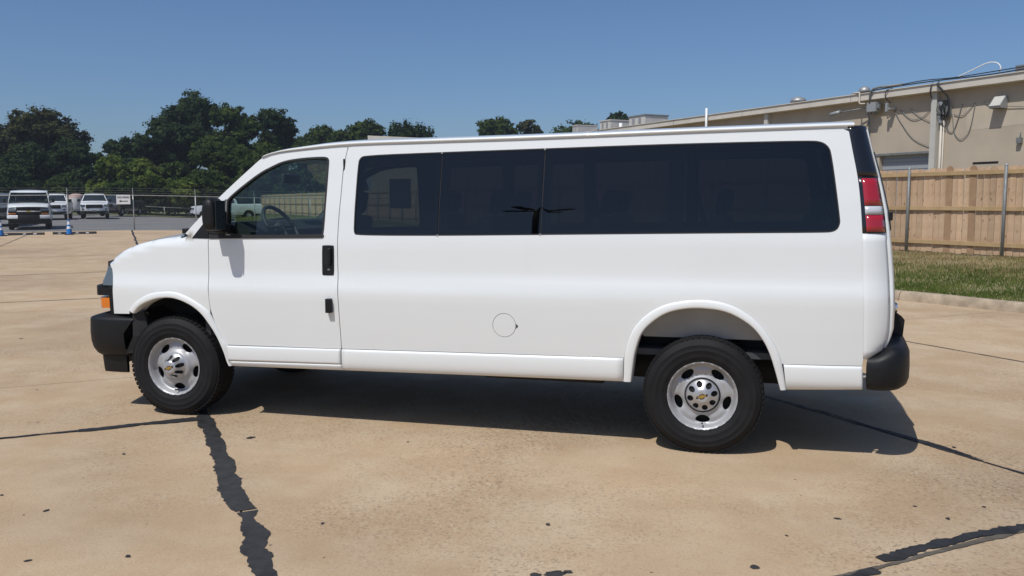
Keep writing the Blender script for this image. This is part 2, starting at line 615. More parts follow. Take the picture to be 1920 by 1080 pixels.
def tri2d(outer, holes=(), spacing=0.06, extra=()):
    loops = [list(outer)] + [list(h) for h in holes]
    xs = [p[0] for p in outer]; ys = [p[1] for p in outer]
    gx = np.arange(min(xs) + spacing / 2, max(xs), spacing)
    gy = np.arange(min(ys) + spacing / 2, max(ys), spacing)
    pts, edges = [], []
    for L in loops:
        k = len(pts)
        pts += [(float(p[0]), float(p[1])) for p in L]
        edges += [(k + i, k + (i + 1) % len(L)) for i in range(len(L))]
    if len(gx) and len(gy):
        X, Y = np.meshgrid(gx, gy)
        X = X.ravel() ; Y = Y.ravel()
        ok = inside(outer, X, Y)
        for h in holes: ok &= ~inside(h, X, Y)
        for L in loops: ok &= segdist([np.array(p) for p in L], X, Y) > spacing * 0.35
        pts += list(zip(X[ok].tolist(), Y[ok].tolist()))
    pts += [tuple(map(float, p)) for p in extra]
    r = delaunay_2d_cdt([Vector(p) for p in pts], edges, [], 0, 1e-5)
    vv, ff = r[0], r[2]
    V = np.array([(v[0], v[1]) for v in vv])
    T = [f for f in ff if len(f) == 3]
    cx = np.array([V[list(f)].mean(0) for f in T])
    ok = inside(outer, cx[:, 0], cx[:, 1])
    for h in holes: ok &= ~inside(h, cx[:, 0], cx[:, 1])
    T = [f for f, q in zip(T, ok) if q]
    # orient counter-clockwise
    T2 = []
    for f in T:
        a, b, c = V[f[0]], V[f[1]], V[f[2]]
        cr = (b[0] - a[0]) * (c[1] - a[1]) - (b[1] - a[1]) * (c[0] - a[0])
        T2.append(tuple(f) if cr > 0 else (f[0], f[2], f[1]))
    return V, T2, loops

def g(x, y):
    """height of the paving: level round the van, a slight rise to the far left lot"""
    D = -0.74 * (x - 6.6) - 0.673 * (y - 8.43)
    s = min(1.0, max(0.0, D / 12.0))
    s = s * s * (3 - 2 * s)
    return 0.009 * max(0.0, min(y, 110.0) - 8.0) * s

RV = Vector((math.cos(YAW), math.sin(YAW)))
FV = Vector((-math.sin(YAW), math.cos(YAW)))
def spot(u, Z):
    """ground position at depth Z whose bearing is that of photo column u"""
    X = (u - 960.0) / F_PX * Z
    p = Vector((CAM.x, CAM.y)) + RV * X + FV * Z
    return p.x, p.y

# ------------------------------------------------------------------ passenger van
T = {
 'win_drv': [[0.5,1.441], [0.489,1.628], [0.513,1.663], [0.623,1.748], [0.757,1.84], [0.846,1.881], [0.935,1.919], [1.071,1.939], [1.232,1.946], [1.287,1.943], [1.305,1.928], [1.309,1.901], [1.297,1.407], [1.282,1.386], [1.248,1.381], [0.504,1.367]],
 'sail': [[0.214,1.361], [0.352,1.511], [0.487,1.647], [0.504,1.363]],
 'belt_mold': [[0.359,1.381], [1.282,1.388], [1.282,1.37], [0.36,1.356]],
 'win_side': [[1.546,1.387], [1.527,1.405], [1.523,1.45], [1.531,1.894], [1.545,1.932], [1.581,1.95], [2.155,1.962], [2.883,1.973], [3.579,1.985], [4.173,1.989], [4.551,1.989], [4.613,1.982], [4.653,1.955], [4.675,1.909], [4.73,1.513], [4.73,1.481], [4.717,1.449], [4.69,1.433], [4.648,1.428], [4.187,1.422], [3.597,1.413], [2.906,1.402], [2.182,1.39]],
 'div1': [[2.159,1.958], [2.151,1.388]],
 'div2': [[2.884,1.97], [2.873,1.4]],
 'door_front': [[0.356,1.35], [0.359,1.087], [0.365,0.982], [0.375,0.831], [0.431,0.668], [0.486,0.57], [0.494,0.558]],
 'door_rear': [[1.448,2.009], [1.431,1.918], [1.422,1.851], [1.414,1.655], [1.405,1.468], [1.403,1.243], [1.409,1.067], [1.412,1.018], [1.418,0.791], [1.421,0.598], [1.415,0.472]],
 'door_bottom': [[0.496,0.45], [1.415,0.466]],
 'apillar_out': [[0.144,1.38], [0.209,1.449], [0.318,1.554], [0.428,1.659], [0.55,1.766], [0.676,1.872], [0.767,1.943], [0.844,1.97], [0.977,1.983], [1.228,2.0], [1.448,2.01]],
 'gutter': [[0.767,1.943], [0.844,1.966], [0.977,1.981], [1.445,2.011], [2.042,2.019], [2.801,2.026], [3.846,2.044], [4.734,2.056], [4.765,2.057]],
 'roofsil': [[0.766,1.952], [0.886,1.989], [1.057,2.013], [1.394,2.036], [2.041,2.052], [2.8,2.064], [3.845,2.079], [4.487,2.087], [4.749,2.092]],
 'arch_f_in': [[-0.309,0.78], [-0.241,0.84], [-0.137,0.886], [-0.039,0.909], [0.073,0.908], [0.197,0.868], [0.287,0.808], [0.358,0.722], [0.415,0.628], [0.458,0.518], [0.48,0.435], [0.491,0.41]],
 'arch_f_out': [[-0.353,0.806], [-0.29,0.867], [-0.164,0.934], [-0.036,0.958], [0.092,0.955], [0.231,0.903], [0.352,0.822], [0.404,0.732], [0.459,0.621], [0.499,0.558], [0.505,0.452], [0.514,0.411]],
 'arch_r_in': [[3.483,0.45], [3.494,0.541], [3.511,0.654], [3.553,0.777], [3.616,0.85], [3.711,0.914], [3.825,0.945], [3.94,0.95], [4.064,0.935], [4.165,0.891], [4.247,0.83], [4.308,0.748], [4.345,0.669], [4.373,0.585], [4.412,0.448]],
 'arch_r_out': [[3.431,0.449], [3.438,0.61], [3.452,0.695], [3.489,0.792], [3.564,0.886], [3.678,0.961], [3.814,0.997], [3.958,1.006], [4.102,0.978], [4.205,0.923], [4.287,0.852], [4.359,0.754], [4.402,0.672], [4.418,0.615], [4.447,0.45]],
 'sill_bot': [[0.514,0.409], [1.411,0.422], [2.376,0.437], [3.431,0.449]],
 'sill_bot_r': [[4.447,0.45], [4.891,0.471]],
 'mold_f': [[0.5,0.57], [1.42,0.582]],
 'mold_m': [[1.428,0.579], [2.459,0.594], [3.438,0.608]],
 'mold_r': [[4.418,0.613], [4.883,0.619]],
 'rear_seam': [[4.761,2.086], [4.788,1.946], [4.83,1.721], [4.857,1.418], [4.872,1.036], [4.887,0.611], [4.891,0.473]],
 'fender_front': [[-0.598,1.164], [-0.578,1.14], [-0.55,1.108], [-0.526,0.995], [-0.534,0.766]],
 'fender_bot': [[-0.534,0.766], [-0.309,0.78]],
 'fender_top': [[-0.598,1.164], [-0.569,1.194], [-0.514,1.229], [-0.362,1.288], [-0.158,1.338], [0.029,1.363], [0.158,1.37], [0.214,1.357], [0.356,1.354]],
 'hoodsil': [[-0.598,1.181], [-0.514,1.233], [-0.362,1.294], [-0.158,1.347], [0.028,1.379], [0.157,1.396]],
 'handle': [[1.284,1.317], [1.376,1.318], [1.376,1.107], [1.285,1.105]],
 'hinge': [[1.326,0.943], [1.374,0.944], [1.37,0.841], [1.322,0.839]],
 'fuel': [[2.553,0.789], [2.71,0.795], [2.633,0.876], [2.631,0.716]],
 'headl': [[-0.606,1.135], [-0.564,1.124], [-0.545,1.072], [-0.532,0.98], [-0.644,0.973], [-0.645,1.067]],
 'blk': [[-0.677,0.97], [-0.53,0.979], [-0.537,0.766], [-0.653,0.756], [-0.674,0.89]],
 'amber': [[-0.661,0.87], [-0.572,0.876], [-0.574,0.796], [-0.651,0.79]],
 'bumper': [[-0.909,0.674], [-0.854,0.699], [-0.686,0.749], [-0.32,0.775], [-0.33,0.743], [-0.396,0.707], [-0.437,0.597], [-0.474,0.566], [-0.46,0.433], [-0.738,0.397], [-0.916,0.431], [-0.937,0.542]],
 'dam': [[-0.739,0.393], [-0.709,0.301], [-0.448,0.294], [-0.445,0.426]],
 'tail': [[4.83,1.759], [4.96,1.765], [5.004,1.428], [4.866,1.424]],
 'trim': [[4.764,2.089], [4.88,2.077], [4.957,1.768], [4.827,1.762]],
 'cornersil': [[4.88,2.067], [4.918,1.912], [4.966,1.736], [5.008,1.545], [5.03,1.355], [5.051,1.164], [5.057,1.006], [5.058,0.845], [5.033,0.73], [5.002,0.677], [4.89,0.667]],
 'rbump': [[4.897,0.645], [4.951,0.669], [5.108,0.735], [5.149,0.716], [5.156,0.684], [5.153,0.534], [5.114,0.473], [4.962,0.462], [4.918,0.484]],
}

_z = np.arange(.3, 2.2, .005)
_h = np.interp(_z, [.40, .62, .80, .97, 1.03, 1.06, 1.11, 1.16, 1.35, 1.60, 1.95, 2.05],
               [.955, .979, .992, 1.001, .999, .991, .977, .973, .965, .932, .870, .850])
_k = np.exp(-.5 * (np.arange(-8, 9) * .005 / .015) ** 2)
_k /= _k.sum()
_h = np.convolve(np.pad(_h, 8, mode='edge'), _k, 'valid')

def Hn(x, z):
    x = np.asarray(x, float); z = np.asarray(z, float)
    v = np.interp(z - .0125 * (x - 3), _z, _h)
    v = v - .05 * (np.maximum(0, -.15 - x) / .35) ** 2
    v = v - .015 * (np.maximum(0, x - 4.5) / .35) ** 2
    return v

_ft = np.array(T['fender_top'])
def Hfender(x, z):
    zt = np.interp(x, _ft[:, 0], _ft[:, 1])
    d = np.clip(zt - z, 0, .06)
    r = .06
    fade = np.clip((.20 - x) / .08, 0, 1) * (z < zt + .012)
    return Hn(x, z) - fade * r * (1 - np.sqrt(np.clip(1 - (1 - d / r) ** 2, 0, 1)))

def Hlow(x, z):
    x = np.asarray(x, float)
    zz = z - .0125 * (x - 3)
    return Hn(x, .60 + 0 * z) + np.interp(zz, [.42, .44, .455, .47, .49, .52, .55, .575, .59, .60, .61], [-.032, -.020, -.010, -.002, .003, .0065, .0078, .0075, .006, .004, .000])

def panel(name, outer, holes, m, parent, side=-1, off=0.0, Hf=None, spacing=.06, flange=.02, step=.03, keep=False):
    Hf = Hf or Hn
    outer = resample(outer, step)
    holes = [resample(h, step) for h in holes]
    V2, T2, loops = tri2d(outer, holes, spacing)
    Y = Hf(V2[:, 0], V2[:, 1]) + off
    V = [(float(a[0]), side * float(y), float(a[1])) for a, y in zip(V2, Y)]
    Fc = [t if side < 0 else t[::-1] for t in T2]
    n0 = len(Fc)
    if flange:
        for L in loops:
            Lx = np.array(L)
            yy = Hf(Lx[:, 0], Lx[:, 1]) + off
            k = len(V)
            n = len(L)
            V += [(float(p[0]), side * float(y), float(p[1])) for p, y in zip(L, yy)]
            V += [(float(p[0]), side * float(y - flange), float(p[1])) for p, y in zip(L, yy)]
            for i in range(n):
                j = (i + 1) % n
                Fc.append((k + i, k + j, k + n + j, k + n + i))
    o = obj(name, V, Fc, m, parent)
    me = o.data
    me.polygons.foreach_set('use_smooth', [True] * len(Fc))
    # shading normals straight from the body surface, so thin triangles never show
    e_ = .004
    X_, Z_ = V2[:, 0], V2[:, 1]
    hx = (Hf(X_ + e_, Z_) - Hf(X_ - e_, Z_)) / (2 * e_)
    hz = (Hf(X_, Z_ + e_) - Hf(X_, Z_ - e_)) / (2 * e_)
    nv = np.stack([-hx, np.full(len(X_), float(side)), -hz], 1)
    nv /= np.linalg.norm(nv, axis=1, keepdims=True)
    ln = np.zeros((len(me.loops), 3))
    for poly in me.polygons:
        for li in poly.loop_indices:
            ln[li] = nv[me.loops[li].vertex_index] if poly.index < n0 else poly.normal
    me.normals_split_custom_set(ln.tolist())
    return o

def strip(name, bot, top, m, parent, side, Hf, rows=9, n=40):
    xb = np.array(bot); xt = np.array(top)
    V, Fc = [], []
    G = []
    for i in range(n):
        t = i / (n - 1)
        def at(c):
            L = np.r_[0, np.cumsum(np.hypot(*np.diff(c, axis=0).T))]
            return np.array((np.interp(t * L[-1], L, c[:, 0]), np.interp(t * L[-1], L, c[:, 1])))
        b, tp = at(xb), at(xt)
        row = []
        for j in range(rows):
            s = j / (rows - 1)
            p = b + (tp - b) * s
            row.append((float(p[0]), side * float(Hf(p[0], p[1])), float(p[1])))
        row = [(row[0][0], row[0][1] - side * .05, row[0][2] + .004)] + row + [(row[-1][0], row[-1][1] - side * .03, row[-1][2])]
        G.append(row)
    G = [[(p[0], p[1] - side * .03, p[2]) for p in G[0]]] + G + [[(p[0], p[1] - side * .03, p[2]) for p in G[-1]]]
    o = loft(name, G, m, parent, True, flip=(side < 0))
    me = o.data
    for poly in me.polygons:
        ii = poly.index // (rows + 1); jj = poly.index % (rows + 1)
        if ii == 0 or ii == n or jj == 0 or jj == rows:
            poly.use_smooth = False
    return o

def clipx(poly, line, keep_left):
    """clip polygon against a slanted line through two (x,z) points"""
    (x0, z0), (x1, z1) = line
    def val(p): return (p[0] - (x0 + (x1 - x0) * (p[1] - z0) / (z1 - z0))) * (1 if keep_left else -1)
    out = []
    n = len(poly)
    for i in range(n):
        a, b = poly[i], poly[(i + 1) % n]
        va, vb = val(a), val(b)
        if va <= 0: out.append(a)
        if va * vb < 0:
            t = va / (va - vb)
            out.append((a[0] + (b[0] - a[0]) * t, a[1] + (b[1] - a[1]) * t))
    return out

WIN_D = chaikin(T['win_drv'], 2)
WIN_S = chaikin(T['win_side'], 2)
xs_ = lambda z: np.interp(z, [p[1] for p in T['rear_seam'][::-1]], [p[0] for p in T['rear_seam'][::-1]])
_cs = sorted(T['cornersil'], key=lambda p: p[1])
xr_ = lambda z: np.interp(z, [p[1] for p in _cs], [max(p[0], float(xs_(p[1])) + .06) + .012 for p in _cs])

def make_wheel(front):
    """one wheel: origin at hub, outer face towards -y"""
    t = empty('wheel')
    R_ = .384
    prof = [(.222, -.118), (.235, -.125), (.250, -.1305), (.254, -.1335), (.262, -.1325), (.292, -.134), (.296, -.1365), (.300, -.1345), (.326, -.130), (.330, -.1320), (.335, -.1275), (.352, -.118), (.368, -.106), (.376, -.092), (.3805, -.07),
            (.3815, 0.0), (.3805, .07), (.376, .092), (.352, .112), (.30, .125), (.235, .118), (.21, .10)]
    ty = MB().lathe(prof, 96, axis='y').build('tyre', M_['tyre'], t, True)
    tr = MB()
    N = 66
    for i in range(N):
        for (ya, yb, dr, sk) in ((-.108, -.064, 0, 0), (-.054, -.012, .35, .3), (-.002, .04, .7, -.3), (.05, .104, 0, 0)):
            a0 = 2 * PI * (i + dr) / N
            a1 = a0 + 2 * PI / N * .74
            def P(a, y, rr): return (rr * math.cos(a), y, rr * math.sin(a))
            def ro(y): return .3852 if abs(y) < .08 else .3790
            def ri(y): return .3785 if abs(y) < .08 else .370
            s_ = sk * 2 * PI / N
            c = [P(a0, ya, ro(ya)), P(a1, ya, ro(ya)), P(a1 + s_, yb, ro(yb)), P(a0 + s_, yb, ro(yb))]
            d = [P(a0, ya, ri(ya)), P(a1, ya, ri(ya)), P(a1 + s_, yb, ri(yb)), P(a0 + s_, yb, ri(yb))]
            k = len(tr.V)
            tr.V += c + d
            tr.F += [(k, k + 3, k + 2, k + 1), (k, k + 1, k + 5, k + 4), (k + 1, k + 2, k + 6, k + 5), (k + 2, k + 3, k + 7, k + 6), (k + 3, k, k + 4, k + 7)]
    td = tr.build('tread', M_['tyre'], t)
    td['kind'] = 'stuff'
    # wheel disc with five hand holes
    rp = [0, .06, .085, .112, .122, .135, .150, .168, .182, .192, .200, .2075, .2165, .2215]
    dp = [.045, .045, .045, .045, .052, .056, .050, .048, .055, .056, .040, .012, .000, .004]
    if front:
        dp = [.020, .020, .020, .022, .034, .044, .044, .046, .055, .056, .040, .012, .000, .004]
    def circ(r, n): return [np.array((r * math.cos(2 * PI * k / n), r * math.sin(2 * PI * k / n))) for k in range(n)]
    holes = []
    ph = -PI / 2 + (.02 if not front else .06)
    for k in range(5):
        a = ph + 2 * PI * k / 5
        h = []
        for j in range(24):
            q = 2 * PI * j / 24
            lr, lt = .0250 * math.cos(q), .051 * math.sin(q)
            sc = .9 + .1 * math.cos(q)
            lt *= sc
            h.append(np.array((math.cos(a) * (.160 + lr) - math.sin(a) * lt, math.sin(a) * (.160 + lr) + math.cos(a) * lt)))
        holes.append(h)
    ex = []
    for r in rp[1:-1]:
        for q in circ(r, 48):
            if min(np.min(np.hypot(*(np.array(h) - q).T)) for h in holes) > .006 and not any(inside(h, np.array([q[0]]), np.array([q[1]]))[0] for h in holes):
                ex.append(q)
    V2, T2, loops = tri2d(circ(.2215, 72), holes, 5.0, ex)
    rr = np.hypot(V2[:, 0], V2[:, 1])
    # pressed dish round each hole
    dep = np.interp(rr, rp, dp)
    for h in holes:
        c = np.mean(h, axis=0)
        dd = np.min(np.array([np.hypot(V2[:, 0] - q[0], V2[:, 1] - q[1]) for q in h]), axis=0)
        dep = dep + .008 * np.exp(-(dd / .008) ** 2)
    FACE = -.128
    V = [(float(a[0]), float(FACE + d), float(a[1])) for a, d in zip(V2, dep)]
    Fc = list(T2)
    n0 = len(Fc)
    for L in loops[1:]:
        k = len(V); n = len(L)
        yy = [float(FACE + np.interp(math.hypot(*p), rp, dp) + .008) for p in L]
        V += [(float(p[0]), y, float(p[1])) for p, y in zip(L, yy)] + [(float(p[0]), y + .008, float(p[1])) for p, y in zip(L, yy)]
        for i in range(n):
            j = (i + 1) % n
            Fc.append((k + i, k + j, k + n + j, k + n + i))
    rim = obj('rim', V, Fc, M_['alloy'], t)
    rim.data.polygons.foreach_set('use_smooth', [i < n0 for i in range(len(Fc))])
    MB().lathe([(.2215, FACE + .004), (.2225, FACE + .016), (.206, FACE + .05), (.20, .10)], 72, axis='y').build('rim_barrel', M_['galv_dull'], t, True)
    bk = MB().lathe([(0.0, FACE + .10), (.205, FACE + .11)], 48, axis='y')
    bk.build('brake_disc', M_['under'], t)
    av = ph
    MB().tube([(.182 * math.cos(av), FACE + .03, .182 * math.sin(av)), (.176 * math.cos(av), FACE - .004, .176 * math.sin(av))], .0055, 8).build('valve_stem', M_['rubber'], t)
    # centre cap with eight lug openings
    if front:
        cr_, cd = [0, .040, .052, .060, .070, .088, .100, .108], [-.068, -.068, -.062, -.050, -.018, .004, .012, .018]
        hr, hs_r, hs_t = .070, .0195, .0155
    else:
        cr_, cd = [0, .042, .050, .062, .078, .094, .103, .108], [-.020, -.020, -.014, -.006, .004, .014, .022, .032]
        hr, hs_r, hs_t = .077, .0205, .0185
    lh = []
    for k in range(8):
        a = 2 * PI * (k + .30) / 8
        h = []
        for j in range(16):
            q = 2 * PI * j / 16
            lr, lt = hs_r * math.cos(q), hs_t * math.sin(q)
            h.append(np.array((math.cos(a) * (hr + lr) - math.sin(a) * lt, math.sin(a) * (hr + lr) + math.cos(a) * lt)))
        lh.append(h)
    ex = []
    for r in cr_[1:-1] + [.056, .066, .074, .098]:
        for q in circ(r, 48):
            if not any(inside(h, np.array([q[0]]), np.array([q[1]]))[0] for h in lh) and min(np.min(np.hypot(*(np.array(h) - q).T)) for h in lh) > .003:
                ex.append(q)
    V2, T2, loops = tri2d(circ(.108, 48), lh, 5.0, ex)
    CF = FACE + .012
    def cz(r): return np.interp(r, cr_, cd)
    V = [(float(a[0]), float(CF + cz(math.hypot(*a))), float(a[1])) for a in V2]
    cap = obj('hub_cap', V, T2, M_['cap'], t, True)
    MB().lathe([(.026, CF + (-.05 if front else .004)), (.060, CF + (-.03 if front else .012)), (.082, CF + .010 + (0 if front else .012)), (.104, CF + .028 + .012)], 40, axis='y').build('lug_recess', M_['dark'], t)
    MB().lathe([(.1065, FACE + .034), (.1145, FACE + .0435)], 48, axis='y').build('cap_gap_shade', M_['dark'], t)  # black ring drawn as the shadow in the gap round the cap
    fz = CF + cd[0] - .0012
    MB().lathe([(0.0, fz), (.036, fz), (.0375, fz + .003)], 40, axis='y').build('cap_plate', M_['alloy'], t)
    # bow-tie emblem
    bt = [(-.031, -.005), (-.026, .0065), (-.0115, .0065), (-.0085, .0125), (.0115, .0125), (.0105, .0065), (.031, .0065), (.026, -.0055), (.0105, -.0055), (.0075, -.0125), (-.0125, -.0125), (-.0105, -.005)]
    ca, sa = math.cos(.30), math.sin(.30)
    pb = [(1.2 * (x * ca - z * sa), 1.2 * (x * sa + z * ca)) for x, z in bt]
    e1 = MB().prism([(x * 1.08, fz - .0012, z * 1.08) for x, z in pb], (0, 0, 0), (0, .001, 0)).build('emblem_border', M_['black_trim'], t)
    MB().prism([(x * .78, fz - .0022, z * .72) for x, z in pb], (0, 0, 0), (0, .001, 0)).build('emblem', M_['gold'], t)
    return t

def make_van(front_style='black'):
    van = empty('passenger_van')
    P_ = M_['paint']
    aro = crv(T['arch_r_out'], .03)
    afo = crv(T['arch_f_out'], .03)
    ari = crv(T['arch_r_in'], .03)
    afi = crv(T['arch_f_in'], .03)
    dfront = crv(T['door_front'], .03)
    drear = crv(T['door_rear'], .03)
    gut = crv(T['gutter'], .05)
    apil = crv(T['apillar_out'], .04)
    for sd in (-1, 1):
        # ---- front wing with lower screen pillar
        xz = [np.array(p) for p in ((-.534, .766), (-.358, .776))]
        w = xz + [p for p in afo if p[0] < .352]
        w += [np.array(p) for p in ((.3665, .805), (.3685, .831), (.359, .982), (.353, 1.087), (.350, 1.35), (.350, 1.583))]
        w += [p for p in apil[::-1] if p[0] < .345] + [p for p in crv(T['fender_top'], .03)[::-1] if p[0] < .14]
        w += [np.array(p) for p in T['fender_front'][1:-1]]
        panel('front_wing', w, [], P_, van, sd, Hf=Hfender, spacing=.045)
        # ---- front door
        mz = lambda x: np.interp(x, [.5, 1.42, 2.459, 3.438, 4.418, 4.883], [.570, .5815, .594, .608, .613, .619])
        d = [p for p in dfront[::-1] if p[1] > .575]
        d = [np.array((.488, .5715))] + d + [np.array((.356, 1.50)), np.array((.356, 1.590))]
        d += [p for p in apil if p[0] > .36 and p[0] < 1.44]
        d += [np.array((1.4445, 2.006))] + [p - np.array((.003, 0)) for p in drear[1:] if p[1] > .59] + [np.array((1.417, .5812))]
        door = panel('front_door', d, [WIN_D], P_, van, sd, flange=.03)
        lo = [np.array(p) for p in ((.496, .4525), (1.412, .4685), (1.4165, .578), (.493, .5655))]
        strip('door_molding', [lo[0], lo[1]], [lo[3], lo[2]], M_['molding'], door, sd, Hlow)
        panel('window_seal', WIN_D, [shrink(WIN_D, .013)], M_['rubber'], door, sd, off=.002, flange=.03, spacing=9)
        panel('window_glass', shrink(WIN_D, .006), [], M_['glass_green'], door, sd, off=-.016, flange=0, spacing=.08)
        panel('belt_strip', [(.36, 1.3555), (1.2825, 1.369), (1.295, 1.378), (1.295, 1.391), (.36, 1.3805)], [], M_['rubber'], door, sd, off=.006, flange=.02, spacing=9)
        # triangular black sail and the run-channel behind it
        panel('sail_panel', [(.214, 1.3585), (.352, 1.3565), (.352, 1.5135), (.300, 1.458)], [], M_['black_plastic'], van, sd, off=.004, flange=.02, spacing=9)
        panel('mirror_sail', [(.3575, 1.382), (.497, 1.382), (.485, 1.645), (.3575, 1.5195)], [], M_['black_plastic'], door, sd, off=.004, flange=.02, spacing=9)
        panel('run_channel', [(.497, 1.385), (.507, 1.385), (.497, 1.645), (.487, 1.645)], [], M_['galv_dull'], door, sd, off=.0055, flange=.01, spacing=9)
        hh = chaikin([(1.290, 1.105), (1.371, 1.105), (1.376, 1.112), (1.376, 1.310), (1.371, 1.318), (1.290, 1.318), (1.284, 1.310), (1.284, 1.112)], 2)
        hd = panel('door_handle', hh, [], M_['black_plastic'], door, sd, off=.004, flange=.02, spacing=9)
        hi = chaikin([(1.300, 1.175), (1.360, 1.175), (1.360, 1.300), (1.300, 1.300)], 2)
        panel('handle_recess', hi, [], M_['dark'], door, sd, off=.0055, flange=.002, spacing=9)
        yh = float(Hn(1.33, 1.24))
        MB().box(1.335, 1.358, min(sd * (yh + .004), sd * (yh + .024)), max(sd * (yh + .004), sd * (yh + .024)), 1.185, 1.298, .006).build('handle_lever', M_['black_plastic'], door, True)
        MB().lathe([(0, -.001), (.010, -.001), (.012, .003)], 16, (1.335, 0, 1.142), 'y').build('key_lock', M_['galv_dull'], door, False, (0, sd * (yh + .0075), 0))
        # ---- body side
        s = [np.array((1.4255, .5825)), np.array((2.459, .5975))]
        s += [p for p in aro if p[1] > .607]
        s += [np.array((4.883, .6225))] + [p for p in crv(T['rear_seam'], .05)[::-1] if .63 < p[1] < 2.05]
        s += [p for p in gut[::-1] if 1.46 < p[0] < 4.755] + [np.array((1.4525, 2.007))] + [p + np.array((.003, 0)) for p in drear if .59 < p[1] < 1.99]
        holes = [WIN_S]
        if sd < 0:
            fc = []
            for k in range(48):
                a = 2 * PI * k / 48
                r = .0815 + (.022 * math.exp(-((a if a < PI else a - 2 * PI) + .06) ** 2 / .012))
                fc.append(np.array((2.632 + r * math.cos(a), .796 + r * math.sin(a))))
            holes.append(fc)
        bs = panel('body_side', s, holes, P_, van, sd, spacing=.06)
        if sd < 0:
            panel('fuel_door', [(2.632 + .0785 * math.cos(2 * PI * k / 48), .796 + .0785 * math.sin(2 * PI * k / 48)) for k in range(48)], [], P_, bs, sd, spacing=.04, flange=.015, step=.02)
            panel('fuel_pocket', [(2.632 + .107 * math.cos(2 * PI * k / 24), .796 + .107 * math.sin(2 * PI * k / 24)) for k in range(24)], [], M_['galv_dull'], bs, sd, off=-.017, flange=0, spacing=9)
        panel('window_seal', WIN_S, [shrink(WIN_S, .008)], M_['rubber'], bs, sd, off=.0005, flange=.02, spacing=9)
        base = shrink(WIN_S, .006)
        for a, b in ((None, 'div1'), ('div1', 'div2'), ('div2', None)):
            q = base
            if a: q = clipx(q, [(p[0] + .004, p[1]) for p in T[a]], False)
            if b: q = clipx(q, [(p[0] - .004, p[1]) for p in T[b]], True)
            panel('side_window', q, [], M_['glass_dark'], van, sd, off=-.005, flange=.012, spacing=.08)
        for k in ('div1', 'div2'):
            (xa, za), (xb, zb) = T[k]
            panel('window_divider', [(xb - .0075, zb - .001), (xb + .0075, zb - .001), (xa + .0075, za), (xa - .0075, za)], [], M_['rubber'], van, sd, off=-.010, flange=.004, spacing=9)
            for (xx, zz) in ((xa, za - .004), (xb, zb + .004)):
                yy = sd * float(Hn(xx, zz))
                MB().box(xx - .006, xx + .006, yy - .004, yy + .004, zz - .006, zz + .006, .002).build('divider_clip', M_['galv'], van)
        # ---- lower mouldings
        strip('rocker_molding', [(1.4235, .4225), (2.376, .437), (3.431, .449)], [(1.4255, .5785), (2.459, .5935), (3.434, .6075)], M_['molding'], van, sd, Hlow)
        strip('sill_strip', [(.516, .410), (1.4195, .4225)], [(.510, .4485), (1.4185, .4655)], M_['molding'], van, sd, Hlow, rows=4)
        strip('rear_molding', [(4.447, .450), (4.891, .473)], [(4.427, .612), (4.883, .6185)], M_['molding'], van, sd, Hlow)
        # ---- wheel arch lips
        for (oc, ic) in ((T['arch_f_out'], T['arch_f_in']), (T['arch_r_out'], T['arch_r_in'])):
            def rs(c, n=60):
                c = np.array(crv(c, .01))
                L = np.r_[0, np.cumsum(np.hypot(*np.diff(c, axis=0).T))]
                q = np.linspace(0, L[-1], n)
                return np.stack([np.interp(q, L, c[:, 0]), np.interp(q, L, c[:, 1])], 1)
            A, B = rs(oc), rs(ic)
            G = []
            for i in range(60):
                row = []
                ob = float(Hn(*A[i]))
                for tt, of in ((-.0, -.004), (.03, .002), (.12, .008), (.3, .012), (.6, .0145), (.85, .0145), (.96, .012), (1.0, .006), (1.0, -.05), (1.0, -.12)):
                    p = A[i] * (1 - tt) + B[i] * tt
                    row.append((p[0], sd * (ob + of), p[1]))
                G.append(row)
            loft('wheel_arch_lip', G, M_['molding'], van, True, flip=(sd < 0))
        # ---- hinge stop bracket in front of the shut line
        yh = float(Hn(1.35, .89))
        MB().box(1.328, 1.370, min(sd * (yh - .005), sd * (yh + .035)), max(sd * (yh - .005), sd * (yh + .035)), .842, .943, .005).build('check_bracket', M_['black_plastic'], door, True)
        # small upper hinge cover at the shut line
        yy = sd * float(Hn(1.43, 1.88))
        MB().box(1.421, 1.433, yy - .006, yy + .006, 1.835, 1.925, .002).build('hinge_cover', M_['black_plastic'], door)
        # ---- inner shell that carries the trim and closes the shut lines
        sh = [(-.50, .80), (-.50, 1.08), (-.45, 1.19), (-.15, 1.29), (.10, 1.32), (.30, 1.46), (.44, 1.60), (.72, 1.86), (.90, 1.93), (1.44, 1.975), (4.70, 2.02), (4.80, 1.60), (4.85, 1.0), (4.855, .50), (4.47, .49)]
        sh += [tuple(p) for p in [q + (q - np.array((3.94, .40))) / np.linalg.norm(q - np.array((3.94, .40))) * .02 for q in ari][::-1]]
        sh += [(3.45, .47), (.54, .435)] + [tuple(p) for p in [q + (q - np.array((.05, .40))) / np.linalg.norm(q - np.array((.05, .40))) * .02 for q in afi][::-1]]
        panel('inner_panel', sh, [shrink(WIN_D, .004), clipx(shrink(WIN_S, .03), [(p[0] - .05, p[1]) for p in T['div1']], True),
                                  clipx(clipx(shrink(WIN_S, .03), [(p[0] + .05, p[1]) for p in T['div1']], False), [(p[0] - .05, p[1]) for p in T['div2']], True),
                                  clipx(clipx(shrink(WIN_S, .03), [(p[0] + .05, p[1]) for p in T['div2']], False), [(3.70, 1.99), (3.69, 1.40)], True),
                                  clipx(shrink(WIN_S, .03), [(3.80, 1.99), (3.79, 1.40)], False)], M_['trim_int'], van, sd, off=-.045, flange=.015, spacing=.2, step=.06)
